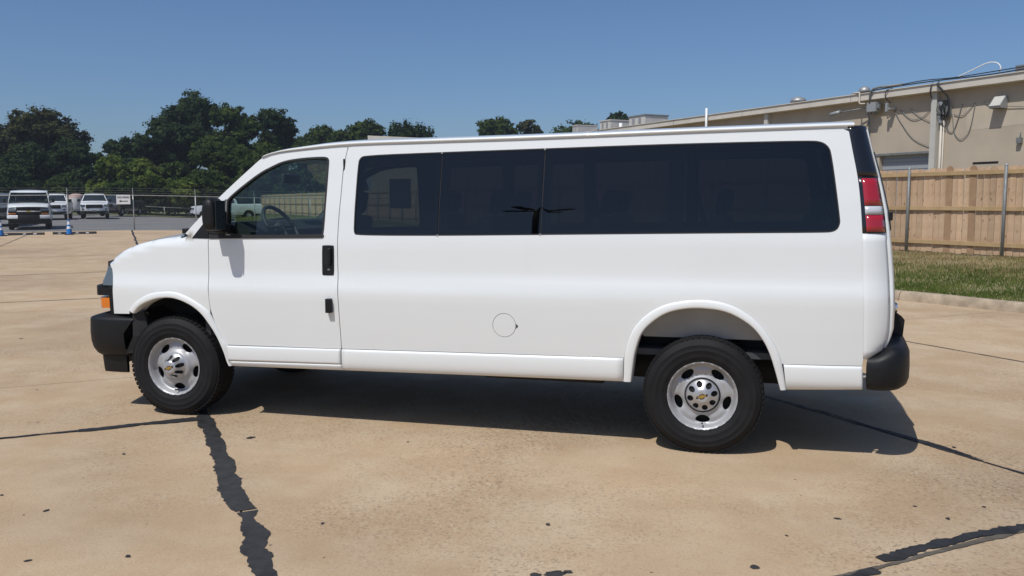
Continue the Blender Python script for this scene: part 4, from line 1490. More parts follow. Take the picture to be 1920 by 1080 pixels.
qs = [.17, .25, .4, .7, 1, 1.5, 2, 2.5, 3, 3.5, 4, 4.5, 5, 5.5, 6.5, 8, 11, 16, 24]
sheet('verge', kq, list(np.linspace(-82, 14, 97)), qs, M_['soil'], 0.0, zf=lambda u, q: verge_z(q) + .012 * math.sin(u * 2.3 + q * 3) * (q > .3))

def leaf_quads(name, C, S, Nrm, m, parent=None, elong=1.5, jitter=0.9):
    """one mesh of many small leaf faces; C centres, S sizes, Nrm preferred normals"""
    n = len(C)
    r = rng.normal(size=(n, 3)) * jitter + Nrm
    r /= np.linalg.norm(r, axis=1, keepdims=True) + 1e-9
    a = np.cross(r, rng.normal(size=(n, 3))); a /= np.linalg.norm(a, axis=1, keepdims=True) + 1e-9
    b = np.cross(r, a)
    S = S[:, None]
    a = a * S * elong * .5; b = b * S * .5
    V = np.empty((n, 4, 3))
    V[:, 0] = C - a; V[:, 1] = C + b * .9 + a * .1; V[:, 2] = C + a; V[:, 3] = C - b * .9 + a * .1
    me = bpy.data.meshes.new(name)
    me.vertices.add(n * 4); me.vertices.foreach_set('co', V.ravel())
    me.loops.add(n * 4); me.loops.foreach_set('vertex_index', np.arange(n * 4, dtype=np.int32))
    me.polygons.add(n); me.polygons.foreach_set('loop_start', np.arange(0, n * 4, 4, dtype=np.int32))
    me.polygons.foreach_set('loop_total', np.full(n, 4, dtype=np.int32))
    me.update(calc_edges=True)
    me.materials.append(m)
    o = bpy.data.objects.new(name, me)
    COL.objects.link(o)
    if parent: o.parent = parent
    return o

def blades(name, X, Y, Z, H, m, width=.007):
    n = len(X)
    th = rng.uniform(0, 2 * PI, n)
    ln = rng.normal(0, .35, (n, 2)) * H[:, None]
    V = np.empty((n, 3, 3))
    wx, wy = np.cos(th) * width, np.sin(th) * width
    V[:, 0] = np.stack([X - wx, Y - wy, Z], 1); V[:, 1] = np.stack([X + wx, Y + wy, Z], 1)
    V[:, 2] = np.stack([X + ln[:, 0], Y + ln[:, 1], Z + H], 1)
    me = bpy.data.meshes.new(name)
    me.vertices.add(n * 3); me.vertices.foreach_set('co', V.ravel())
    me.loops.add(n * 3); me.loops.foreach_set('vertex_index', np.arange(n * 3, dtype=np.int32))
    me.polygons.add(n); me.polygons.foreach_set('loop_start', np.arange(0, n * 3, 3, dtype=np.int32))
    me.polygons.foreach_set('loop_total', np.full(n, 3, dtype=np.int32))
    me.update(calc_edges=True)
    me.materials.append(m)
    o = bpy.data.objects.new(name, me)
    COL.objects.link(o)
    o['kind'] = 'stuff'
    return o

def scatter(n, t0, t1, q0, q1):
    t = rng.uniform(t0, t1, n); q = rng.uniform(q0, q1, n)
    P_ = np.array([kq(a_, b_) for a_, b_ in zip(t, q)])
    z = np.array([verge_z(v) for v in q]) + .010 * np.sin(t * 2.3 + q * 3)
    # clumpy cover
    f = .5 + .5 * np.sin(t * 1.9 + 1.3 * np.sin(q * 2.1)) * np.sin(q * 2.4 + 1.7 * np.sin(t * 1.3)) + rng.normal(0, .25, n)
    return t, q, P_, z, f
t, q, P_, z, f = scatter(90000, -14, 8, .16, 3.6)
ok = (f > .1) & (q < 2.6 + f * 1.0)
blades('grass', P_[ok, 0], P_[ok, 1], z[ok], rng.uniform(.03, .085, ok.sum()), LEAF['grass'])
t, q, P_, z, f = scatter(90000, -14, 8, 1.6, 5.9)
ok = (f > .1) & (q > 2.0 + f * .8)
blades('dry_grass', P_[ok, 0], P_[ok, 1], z[ok], rng.uniform(.02, .075, ok.sum()), LEAF['dry'])
t, q, P_, z, f = scatter(26000, -14, 8, 3.0, 5.9)
ok = (f > .55)
blades('weeds', P_[ok, 0], P_[ok, 1], z[ok], rng.uniform(.03, .10, ok.sum()), LEAF['grass'])
t, q, P_, z, f = scatter(30000, -75, -14, .2, 5.9)
blades('far_grass', P_[:, 0], P_[:, 1], z + np.array([g(*p) for p in P_]), rng.uniform(.04, .10, len(z)), LEAF['grass'], .012)

# ================================================================== BUILDING
BA = math.radians(-47.72)
bl = empty('warehouse', (9.625, 20.994, 0), BA)
tag(bl, 'long single-storey tan stucco warehouse behind the wooden fence', 'building')
WZ = 4.73
out = [(-34, .3), (12, .3), (12, WZ), (-34, WZ)]
hole = [(-2.15, .3 + .01), (-.36, .31), (-.36, 2.98), (-2.15, 2.98)]
V2, T2, loops = tri2d(resample(out, 3), [resample(hole, 1)], 3.0)
w = MB()
w.add([(float(a[0]), 0.0, float(a[1])) for a in V2], T2)
for L in loops[1:]:
    k = len(w.V); n = len(L)
    w.V += [(float(p[0]), 0, float(p[1])) for p in L] + [(float(p[0]), .28, float(p[1])) for p in L]
    w.F += [(k + i, k + n + i, k + n + (i + 1) % n, k + (i + 1) % n) for i in range(n)]
w.box(-34, 12, .30, 16, .3, WZ)
w.build('wall', M_['stucco'], bl)
sh = MB()
for k in range(24):
    z0 = .35 + k * .11
    sh.box(-2.14, -.37, .14 + .012 * (k % 2), .2, z0, z0 + .105)
sh.build('roller_shutter', M_['shutter'], bl)
MB().box(-2.30, -.22, -.03, .1, 2.985, 3.05).build('shutter_header', M_['galv_dull'], bl)
MB().prism([(.75, -.003, 3.55), (12, -.003, 3.95), (12, -.003, 4.55), (.75, -.003, 4.2)], (0, 0, 0), (0, .002, 0)).build('painted_patch', M_['stucco_patch'], bl)
fa = MB().box(-34, 12.3, -.30, -.26, 4.73, 4.93).box(-34, 12.3, -.26, 0.0, 4.72, 4.74)
fa.build('fascia', M_['fascia'], bl)
for xx in (-30.5, -24.4, -18.3, -12.2, -8.1, -3.1, 3.0, 9.1):
    MB().box(xx, xx + .012, -.304, -.30, 4.73, 4.93).build('fascia_joint', M_['galv_dull'], bl)
MB().box(-34.1, 12.4, -.335, -.25, 4.932, 4.955).build('roof_edge', M_['fascia'], bl)
MB().prism([(-34, -.25, 4.936), (-34, 16.2, 5.30), (-34, 16.2, 5.2), (-34, -.25, 4.90)], (0, 0, 0), (46, 0, 0)).build('roof', M_['roofing'], bl)
for xx in (-27.4, -20.6, -13.8, -7.0, -.19, 6.6):
    MB().box(xx - .09, xx + .09, -.17, -.002, .3, 4.715).build('column', M_['column'], bl)
# brown shingled upper roof at the near end
MB().prism([(5.8, 1.2, 7.19), (5.8, 10, 5.0), (5.8, 1.2, 5.0)], (0, 0, 0), (7, 0, 0)).build('upper_roof', M_['shingle'], bl)
MB().prism([(1.9, 1.2, 4.98), (5.8, 1.2, 4.98), (5.8, 1.2, 7.2)], (0, 0, 0), (0, 8, 0)).build('upper_roof', M_['shingle'], bl)
MB().box(1.0, 1.75, -.006, .01, 2.60, 2.66).build('slot_vent', M_['dark'], bl)
pp = MB().tube([(.0, -.06, 3.95), (.0, -.06, .5)], .032, 8).tube([(.075, -.05, 3.9), (.075, -.05, .5)], .018, 6)
pp.build('downpipe', M_['fascia'], bl, True)
# things fixed to the wall
def on_wall(name, mb, m, label, cat, group=None, smooth=False):
    o = mb.build(name, m, None, smooth, (9.625, 20.994, 0), (0, 0, BA))
    return tag(o, label, cat, group)
jb = on_wall('junction_box', MB().box(-2.41, -2.08, -.36, -.12, 4.34, 4.63, .015), M_['box_grey'], 'grey metal junction box under the roof edge beside the arm lamp', 'junction box')
def sub(mb, name, m, par, smooth=True):
    o = mb.build(name, m, par, smooth)
    return o
sub(MB().tube([(-2.30, -.34, 4.6), (-2.30, -.36, 4.85), (-2.27, -.37, 4.95), (-2.18, -.36, 5.03), (-2.0, -.34, 5.06), (-1.2, -.28, 5.06)], .034, 8), 'conduit', M_['galv_dull'], jb)
sub(MB().tube([(-2.50, -.24, 4.45), (-2.50, -.12, 4.2), (-2.50, -.08, 3.2)], .024, 8).box(-2.56, -2.44, -.26, -.02, 4.40, 4.44), 'mounting_pipe', M_['galv_dull'], jb)
for g_ in ((-2.36, -2.32, -.26, -.20, 4.27, 4.34), (-2.20, -2.14, -.26, -.20, 4.27, 4.34), (-2.08, -1.98, -.30, -.24, 4.44, 4.56)):
    sub(MB().box(*g_), 'cable_gland', M_['galv_dull'], jb, False)
al = on_wall('arm_lamp', MB().tube([(-2.52, -.22, 4.50), (-3.1, -.36, 4.45), (-3.45, -.42, 4.42)], .020, 8), M_['galv_dull'], 'grey arm lamp sticking out from the warehouse wall left of the junction box', 'wall lamp', smooth=True)
sub(MB().tube([(-3.40, -.42, 4.43), (-3.50, -.44, 4.42), (-3.72, -.48, 4.37)], .05, 10, r1=.075), 'lamp_head', M_['box_grey'], al)
sub(MB().box(-3.44, -3.38, -.45, -.39, 4.45, 4.50), 'photocell', M_['box_grey'], al, False)
fl = on_wall('wall_floodlight', MB().prism([(1.60, -.02, 4.38), (1.60, -.10, 4.40), (1.60, -.33, 4.13), (1.60, -.30, 4.07), (1.60, -.02, 4.07)], (0, 0, 0), (.33, 0, 0)), M_['box_grey'], 'grey slanted floodlight on the tan wall at the far right', 'floodlight')
sub(MB().prism([(1.62, -.10, 4.408), (1.62, -.325, 4.142), (1.62, -.325, 4.136), (1.62, -.10, 4.402)], (0, 0, 0), (.29, 0, 0)), 'hood', M_['column'], fl, False)
sub(MB().box(1.63, 1.90, -.28, -.06, 4.06, 4.07), 'lamp_glass', M_['bg_glass'], fl, False)
mc = on_wall('meter_cluster', MB().box(-.06, .14, -.14, -.005, 4.05, 4.46, .01), M_['galv_dull'], 'dark cluster of meter boxes and wires right of the wall column', 'meter box')
sub(MB().box(-.02, .10, -.20, -.14, 4.30, 4.42, .01), 'meter', M_['box_grey'], mc, False)
sub(MB().box(.15, .28, -.12, -.005, 3.98, 4.30, .01), 'breaker_box', M_['galv_dull'], mc, False)
sub(MB().box(-.05, .06, -.13, -.005, 3.82, 4.03, .01), 'conduit_box', M_['box_grey'], mc, False)
for k in range(7):
    a0 = random.uniform(-.05, .25); a1 = random.uniform(-.05, .28)
    sub(MB().tube([(a0, -.16, 4.45), (a0 + random.uniform(-.1, .15), -.22, 4.25 + random.uniform(-.1, .1)), (a1, -.16, 3.9 + random.uniform(-.1, .1))], .010, 5), 'wire', M_['cable'], mc)
def wire(pts, r, m, label, group='cables on the warehouse wall', name='hanging_cable'):
    P3 = crv([np.array(p) for p in pts], .06)
    return on_wall(name, MB().tube(P3, r, 5), m, label, 'cable', group, True)
wire([(.02, -.27, 4.98), (.04, -.36, 4.90), (.18, -.32, 4.72), (.30, -.22, 4.50), (.32, -.2, 4.2), (.22, -.16, 3.98)], .028, M_['cable'], 'thick black cable drooping from the roof edge to the meter boxes')
wire([(-.18, -.27, 4.98), (-.16, -.36, 4.88), (-.20, -.34, 4.72), (-.24, -.2, 4.55)], .016, M_['cable'], 'short black cable bent over the roof edge above the wall column')
wire([(-1.55, -.27, 4.98), (-1.70, -.36, 4.92), (-1.74, -.34, 4.74), (-1.66, -.2, 4.56)], .016, M_['cable'], 'short dark cable bent over the roof edge right of the junction box')
wire([(-1.66, -.03, 4.35), (-1.35, -.03, 3.9), (-.95, -.03, 3.45), (-.45, -.03, 3.20), (-.26, -.03, 3.17)], .010, M_['galv_dull'], 'long thin wire sagging down the wall to the left of the column')
wire([(-1.45, -.03, 4.34), (-1.0, -.03, 4.02), (-.6, -.03, 4.08), (-.27, -.05, 4.42)], .010, M_['galv_dull'], 'thin wire looping up towards the top of the wall column')
wire([(-1.1, -.03, 4.34), (-.7, -.03, 4.05), (-.3, -.03, 3.86)], .009, M_['galv_dull'], 'short straight thin wire slanting to the wall column')
wire([(.30, -.03, 4.1), (.42, -.03, 3.5), (.62, -.03, 3.32), (.85, -.03, 3.5), (1.0, -.03, 4.25)], .010, M_['galv_dull'], 'thin wire hanging in a deep loop right of the meter boxes')
wire([(.36, -.03, 4.05), (.6, -.03, 3.98), (.75, -.03, 4.05), (1.0, -.03, 4.3)], .010, M_['galv_dull'], 'thin wire hanging in a shallow loop right of the meter boxes')
wire([(.1, -.03, 3.85), (.2, -.03, 3.6), (.35, -.03, 3.55), (.5, -.03, 3.9), (.6, -.03, 4.3)], .012, M_['galv_dull'], 'thin wire rising steeply just beside the meter boxes')
wire([(1.25, -.03, 4.3), (1.62, -.05, 4.12)], .010, M_['galv_dull'], 'short wire running into the left side of the floodlight')
wire([(1.92, -.05, 4.12), (2.6, -.03, 4.05), (4.0, -.03, 4.1)], .010, M_['galv_dull'], 'wire leaving the floodlight towards the right')
on_wall('wall_bracket', MB().box(2.28, 2.40, -.12, -.005, 3.10, 3.26, .01).tube([(2.34, -.06, 3.26), (2.36, -.05, 3.40)], .012, 6), M_['galv_dull'], 'small rusty bracket low on the wall at the right edge', 'bracket')
sh_b = on_wall('wall_bracket', MB().box(-1.72, -1.58, -.30, -.004, 4.36, 4.41).box(-1.74, -1.66, -.33, -.27, 4.30, 4.56), M_['box_grey'], 'small grey bracket on the shaded wall right of the junction box', 'bracket')
# roof-edge cables and pipes
on_wall('roof_cables', MB().tube(crv([np.array(p) for p in [(-3.1, -.18, 4.97), (-2.0, -.2, 5.02), (-.8, -.2, 5.04), (.2, -.2, 5.03), (1.4, -.2, 5.0), (3.0, -.2, 5.03), (8, -.2, 5.05)]], .2), .017, 6)
        .tube(crv([np.array(p) for p in [(-1.9, -.15, 5.04), (-.6, -.15, 5.10), (.4, -.15, 5.06), (1.9, -.15, 5.08), (3.2, -.15, 5.10), (8, -.15, 5.10)]], .2), .014, 6), M_['cable'], 'bundle of black cables lying along the warehouse roof edge', 'cable', None, True)
on_wall('white_conduit', MB().tube([(-3.05, -.30, 4.985), (-2.72, -.36, 4.985), (-2.70, -.36, 4.96), (-2.70, -.36, 4.66), (-2.68, -.34, 4.63), (-2.52, -.30, 4.62)], .022, 8), M_['fascia'], 'cream pipe stepping down over the roof edge beside the junction box', 'pipe', None, True)
on_wall('white_hose', MB().tube(crv([np.array(p) for p in [(.42, -.12, 5.04), (.9, -.10, 5.20), (1.35, -.10, 5.33), (1.62, -.10, 5.30), (1.74, -.10, 5.16), (1.70, -.10, 5.05)]], .05), .016, 6), M_['pvc'], 'white hose arching above the roof edge', 'hose', None, True)
on_wall('vent_pipe', MB().tube([(-10.0, -.40, 3.4), (-10.0, -.40, 5.20)], .045, 10), M_['pvc'], 'tall thin white pipe rising above the warehouse roof edge', 'pipe', None, True)
for (xx, yy, r, lab) in ((-8.2, 2.6, .30, 'larger silver mushroom vent on the warehouse roof'), (-4.9, 2.4, .20, 'smaller silver dome vent on the warehouse roof')):
    zr_ = 4.93 + .022 * (yy + .25)
    o = on_wall('roof_vent', MB().lathe([(r * .5, 0), (r * .5, .40), (r, .40), (r * 1.0, .46), (r * .8, .54), (r * .4, .59), (0, .60)], 18, (xx, yy, zr_ + .0)), M_['galv'], lab, 'roof vent', 'roof vents', True)
    sub(MB().lathe([(r * 1.3, -.02), (r * 1.25, .05), (r * .45, .07)], 18, (xx, yy, zr_)), 'flashing', M_['shingle'], o)
on_wall('roof_box', MB().box(1.95, 2.2, 0.2, .45, 4.93, 5.20), M_['galv_dull'], 'small dark box on the warehouse roof near the white hose', 'roof unit')

# rooftop plant beyond
def roof_unit(u0, u1, ytop, Z, label, dark_top=True):
    x, y = spot((u0 + u1) / 2, Z)
    wd = (u1 - u0) / F_PX * Z
    zt = CAM.z + (376 - ytop) / F_PX * Z
    o = empty('rooftop_unit', (x, y, 0), BA)
    tag(o, label, 'rooftop unit', 'units on the warehouse roof')
    h = 1.0
    MB().box(-wd * .36, wd * .36, -.7, .7, zt - h, zt - .06, .02).build('casing', M_['hvac'], o)
    MB().box(-wd * .38, wd * .38, -.74, .74, zt - .06, zt).build('top_cover', M_['galv_dull'] if dark_top else M_['hvac'], o)
    for k in range(5):
        MB().box(-wd * .34 + k * wd * .14, -wd * .34 + k * wd * .14 + wd * .10, -.715, -.70, zt - .75, zt - .15).build('louver_panel', M_['galv'] if k % 2 else M_['column'], o)
    MB().box(-wd * .4, wd * .4, -.8, .8, zt - h - 1.2, zt - h).build('plinth', M_['roofing'], o)
roof_unit(1178, 1248, 221, 43.5, 'largest beige rooftop unit with a dark top beside the roof slope')
roof_unit(1128, 1178, 229.5, 47, 'middle beige rooftop unit beside the large one', False)
roof_unit(1084, 1108, 238, 52, 'smallest pale rooftop unit in front of the tree', False)
x, y = spot(1162, 46)
tag(MB().tube([(x, y, 3.5), (x, y, 1.63 + (376 - 234) / F_PX * 46)], .09, 8).build('vent_stack', M_['pvc'], None, True), 'short white stack between the rooftop units', 'pipe')
x, y = spot(738, 78)
fs = empty('far_shed', (x, y, 0), math.radians(14))
tag(fs, 'pale flat-roofed shed just showing above the van roof', 'building')
zt = CAM.z + (376 - 258.5) / F_PX * 78
MB().box(-1.55, 13.8, -2, 9, 0, zt - .45).build('wall', M_['stucco'], fs)
MB().prism([(-1.75, -2.2, zt - .45), (-1.75, -2.2, zt), (14.0, -2.2, zt - .75), (14.0, -2.2, zt - .95)], (0, 0, 0), (0, 11.5, 0)).build('roof', M_['fascia'], fs)

# ================================================================== WOODEN FENCE
fe = empty('wooden_fence', (7.799, 14.789, 0), BA)
tag(fe, 'new cedar picket fence with three rails behind the grass strip', 'fence')
def picket_mesh(w_, h, ear):
    pts = [(-w_ / 2, 0), (w_ / 2, 0), (w_ / 2, h - ear), (w_ / 2 - ear * .45, h - ear * .35), (w_ / 2 - ear, h), (-w_ / 2 + ear, h), (-w_ / 2 + ear * .45, h - ear * .35), (-w_ / 2, h - ear)]
    return pts
def base_z(xl):
    c, s = math.cos(BA), math.sin(BA)
    x, y = 7.799 + c * xl, 14.789 + s * xl
    q = (np.array((x, y)) - K0) @ NK
    return verge_z(q) + g(x, y)
pks = []
for k in range(4):
    pts = picket_mesh(.127 + .003 * k, 1.84 + .008 * (k % 3), .036)
    mb = MB().prism([(x, -.008, z) for x, z in pts], (0, 0, 0), (0, .016, 0))
    me = bpy.data.meshes.new('picket')
    me.from_pydata(mb.V, [], mb.F); me.materials.append(M_['picket']); pks.append(me)
mb = MB().prism([(x, -.008, z) for x, z in picket_mesh(.150, 1.90, .055)], (0, 0, 0), (0, .016, 0))
me_d = bpy.data.meshes.new('picket'); me_d.from_pydata(mb.V, [], mb.F); me_d.materials.append(M_['picket_dark'])
def picket(x, me, dy=0.0, tilt=0.0):
    o = bpy.data.objects.new('picket', me)
    COL.objects.link(o)
    o.parent = fe
    o.location = (x, .075 + dy, .455 + random.uniform(-.012, .012))
    o.rotation_euler = (0, tilt, random.gauss(0, .05))
x = 5.2; n = 0
dark_at = (.93, 1.47)
while n < 285:
    isd = any(abs(x - d_) < .07 for d_ in dark_at)
    picket(x, me_d if isd else random.choice(pks), random.uniform(-.008, .008) - (.014 if isd else 0), random.gauss(0, .004))
    x -= .1395 + random.uniform(0, .006)
    n += 1
st = MB()
while x > -78:
    st.box(x - .066, x + .066, .067, .083, .46, 2.29 + random.uniform(-.015, .015))
    x -= .141
o = st.build('picket', M_['picket'], fe); o['kind'] = 'stuff'
# knots
kn = MB()
for _ in range(150):
    xx = random.uniform(-4, 4); zz = random.uniform(.55, 2.15); r = random.uniform(.006, .016)
    k = len(kn.V)
    for j in range(8):
        a = 2 * PI * j / 8
        kn.V.append((xx + r * math.cos(a) * .9, .0545, zz + r * 1.3 * math.sin(a)))
    kn.F.append(tuple(range(k, k + 8)))
o = kn.build('knots', M_['knot'], fe); o['kind'] = 'stuff'
PSP = 2.28
for i in range(-34, 4):
    x0 = -.04 + PSP * i
    po = MB().tube([(x0, -.03, .2), (x0, -.03, 2.325)], .031, 10)
    near = -4 < i < 4
    p_ = po.build('post', M_['galv_dull'], fe, True)
    if near:
        MB().lathe([(.034, 0), (.034, .02), (.022, .036), (0, .042)], 10, (x0, -.03, 2.31)).build('post_cap', M_['galv'], p_, True)
    for (z0, z1) in ((2.145, 2.232), (1.385, 1.470), (.635, .722)):
        MB().box(x0 + .004, x0 + PSP - .004, .018, .056, z0, z1, 0.004 if near else 0).build('rail', M_['rail'], fe)
kbd = MB().box(-12, 6, .05, .08, .34, .44)
kbd.build('kickboard', M_['galv_dull'], fe)

# ================================================================== VEHICLES
def dirang(u, Z):
    x, y = spot(u, Z)
    return math.atan2(y - CAM.y, x - CAM.x)

main_van = make_van('black')
tag(main_van, 'large white passenger van with dark tinted windows parked side-on on the concrete', 'van')

def van_copy():
    c = copy_tree(main_van, None, skip=('front_bumper', 'seat_belt', 'window_sticker', 'grille'))
    return c

def make_front_parts(par):
    """white-and-black front of the older van parked in the far lot"""
    src = make_van('white')
    keep = [o for o in list(COL.objects) if o.parent == src and o.name.split('.')[0] in ('front_bumper', 'grille')]
    def kill(o):
        for c in [q for q in list(COL.objects) if q.parent == o]:
            kill(c)
        bpy.data.objects.remove(o)
    for o in [q for q in list(COL.objects) if q.parent == src and q not in keep]:
        kill(o)
    for k in keep:
        k.parent = par
    bpy.data.objects.remove(src)
far_van = van_copy()
make_front_parts(far_van)
x, y = spot(59, 45.0)
far_van.location = (x, y, g(x, y))
far_van.rotation_euler = (0, 0, dirang(59, 45.0) - math.radians(2))
far_van.name = 'passenger_van'
tag(far_van, 'white van facing the camera behind the chain-link fence with white bumper ends', 'van')

def Hp(x, z):
    v = np.interp(z, [.4, .6, .9, 1.15, 1.3, 1.36, 1.9], [.93, .985, 1.0, .985, .965, .90, .70])
    v = v - .10 * (np.clip(-.35 - x, 0, 1) / .6) ** 2
    return v

def make_pickup(paint, chrome=False):
    t = empty('pickup_truck')
    def arch(cx, r, n=12):
        return [(cx + r * math.cos(PI * k / n), .42 + r * math.sin(PI * k / n) * .98) for k in range(n + 1)]
    o = [(-.95, .55), (-.97, .80), (-.95, 1.02), (-.88, 1.13), (-.65, 1.20), (0, 1.25), (.42, 1.30), (.75, 1.56), (1.10, 1.83), (1.35, 1.90), (1.9, 1.915), (2.45, 1.895), (2.66, 1.82), (2.80, 1.40), (2.84, 1.36), (4.80, 1.38), (4.86, 1.33), (4.88, .62), (4.80, .56)]
    o += [(4.15, .50)] + arch(3.72, .46) + [(.6, .45)] + arch(0, .46) + [(-.48, .50)]
    P_ = resample(o, .12)
    V2, T2, loops = tri2d(P_, [], .16)
    y = Hp(V2[:, 0], V2[:, 1])
    V, Fc = [], []
    n = len(V2)
    for sd in (-1, 1):
        k = len(V)
        V += [(float(a[0]), sd * float(b), float(a[1])) for a, b in zip(V2, y)]
        Fc += [tuple(k + i for i in (q if sd < 0 else q[::-1])) for q in T2]
    L = loops[0]
    m = len(L)
    k = len(V)
    ks = np.linspace(-1, 1, 9)
    for p in L:
        yy = float(Hp(p[0], p[1]))
        for q in ks:
            dx = -.12 * (1 - q * q) if p[0] < 1.3 and p[1] > .5 else 0
            dz = .03 * (1 - q * q) if p[1] > 1.1 else 0
            V.append((p[0] + dx, yy * q, p[1] + dz))
    for i in range(m):
        j = (i + 1) % m
        for c in range(8):
            Fc.append((k + i * 9 + c, k + i * 9 + c + 1, k + j * 9 + c + 1, k + j * 9 + c))
    obj('body', V, Fc, paint, t, False)
    # windows
    G = []
    for tt in np.linspace(.08, .92, 6):
        x_ = .42 + (1.10 - .42) * tt; z_ = 1.30 + (1.83 - 1.30) * tt
        yy = float(Hp(x_, z_)) - .06
        G.append([(x_ - .12 * (1 - q * q) - .012, yy * q, z_ + .03 * (1 - q * q) + .012) for q in ks])
    loft('windscreen', G, M_['bg_glass'], t, True, flip=True)
    for sd in (-1, 1):
        for w_ in ([(.78, 1.40), (1.62, 1.40), (1.62, 1.83), (1.22, 1.81)], [(1.70, 1.40), (2.55, 1.42), (2.48, 1.80), (1.70, 1.83)]):
            V2, T2, _ = tri2d(resample(w_, .3), [], .3)
            obj('side_window', [(float(a[0]), sd * (float(Hp(a[0], a[1])) + .006), float(a[1])) for a in V2], T2 if sd < 0 else [q[::-1] for q in T2], M_['bg_glass'], t)
        MB().box(-1.04, -.86, min(sd * .64, sd * .95), max(sd * .64, sd * .95), .94, 1.09, .02).build('headlight', M_['lens_clear'], t, True)
        MB().box(-1.02, -.94, min(sd * .72, sd * .86), max(sd * .72, sd * .86), .70, .80, .02).build('fog_light', M_['dark'], t, True)
        MB().box(.62, .74, min(sd * .99, sd * 1.20), max(sd * .99, sd * 1.20), 1.30, 1.52, .03).build('wing_mirror', M_['black_plastic'], t, True)
        MB().box(1.45, 1.60, min(sd * .98, sd * 1.012), max(sd * .98, sd * 1.012), 1.14, 1.18).build('door_handle', M_['black_plastic'], t)
        for cx in (0, 3.72):
            wm = MB().lathe([(.20, -.13), (.30, -.135), (.36, -.12), (.395, -.08), (.40, 0), (.395, .10), (.30, .12)], 28, (cx, 0, .40), 'y')
            for i in range(len(wm.V)):
                vx, vy, vz = wm.V[i]
                wm.V[i] = (vx, (vy if sd < 0 else -vy) + sd * .84, vz)
            wl_ = wm.build('wheel', M_['tyre'], t, True)
            rm = MB().lathe([(0, -.10), (.06, -.115), (.16, -.09), (.215, -.125), (.225, -.12)], 20, (cx, 0, .40), 'y')
            for i in range(len(rm.V)):
                vx, vy, vz = rm.V[i]
                rm.V[i] = (vx, (vy if sd < 0 else -vy) + sd * .845, vz)
            rm.build('rim', M_['alloy'], wl_, True)
    MB().box(-1.10, -.98, -.58, .58, .82, 1.09, .03).build('grille', M_['black_plastic'], t, True)
    for k in range(4):
        MB().box(-1.115, -1.10, -.52, .52, .86 + .055 * k, .885 + .055 * k).build('grille_bar', M_['dark'] if not chrome else M_['galv'], t)
    MB().box(-1.12, -.90, -.93, .93, .46, .62, .04).build('lower_bumper', M_['black_plastic'], t, True)
    MB().box(-1.125, -1.115, -.16, .16, .56, .68).build('number_plate', M_['galv_dull'], t)
    MB().box(4.84, 4.98, -.92, .92, .55, .75, .03).build('rear_bumper', M_['galv_dull'], t, True)
    MB().box(-.7, 4.7, -.7, .7, .38, .55).build('chassis', M_['under'], t)
    return t

def park(o, u, Z, turn, label, group='vehicles parked in the far lot'):
    x, y = spot(u, Z)
    o.location = (x, y, g(x, y))
    o.rotation_euler = (0, 0, dirang(u, Z) + math.radians(turn))
    tag(o, label, 'pickup truck', group)
p_white = make_pickup(M_['truck_white'])
park(p_white, 181.5, 66, -1, 'white pickup truck facing the camera with a black grille beside the deliveries sign')
p2 = copy_tree(p_white); park(p2, 104, 63, -5, 'white pickup truck half hidden just right of the white van')
p3 = copy_tree(p_white); park(p3, 384, 75, -84, 'white pickup truck facing left, seen past the black wing mirror')
p_black = make_pickup(M_['truck_black'])
park(p_black, 213, 76, -24, 'black pickup truck parked behind the deliveries sign')
p_grey = make_pickup(M_['truck_grey'])
park(p_grey, 2, 50, -8, 'dark grey pickup truck cut off at the left edge')
p4 = copy_tree(p_white); park(p4, 20, 66, -10, 'white pickup truck whose roof shows between the grey truck and the van')

# water tank on a trailer
x, y = spot(140, 77)
tk = empty('water_tank', (x, y, g(x, y)), dirang(140, 77) + PI / 2)
tag(tk, 'white round-topped tank on a low trailer between two pickup trucks', 'tank')
MB().lathe([(.0, 1.95), (.30, 1.93), (.52, 1.84), (.60, 1.70), (.62, 1.55)], 24, (-.35, 0, 0)).build('tank_top', M_['pink'], tk, True)
MB().lathe([(.62, 1.55), (.62, .60), (.56, .52), (0, .52)], 24, (-.35, 0, 0)).build('tank_body', M_['tank'], tk, True)
MB().box(-1.2, .9, -.6, .6, .40, .52).build('trailer_bed', M_['galv_dull'], tk)
for sx in (-.6, .55):
    MB().lathe([(.0, -.09), (.2, -.1), (.28, -.06), (.28, .06), (.2, .1), (0, .09)], 18, (sx, -.62, .28), 'y').build('wheel', M_['tyre'], tk, True)

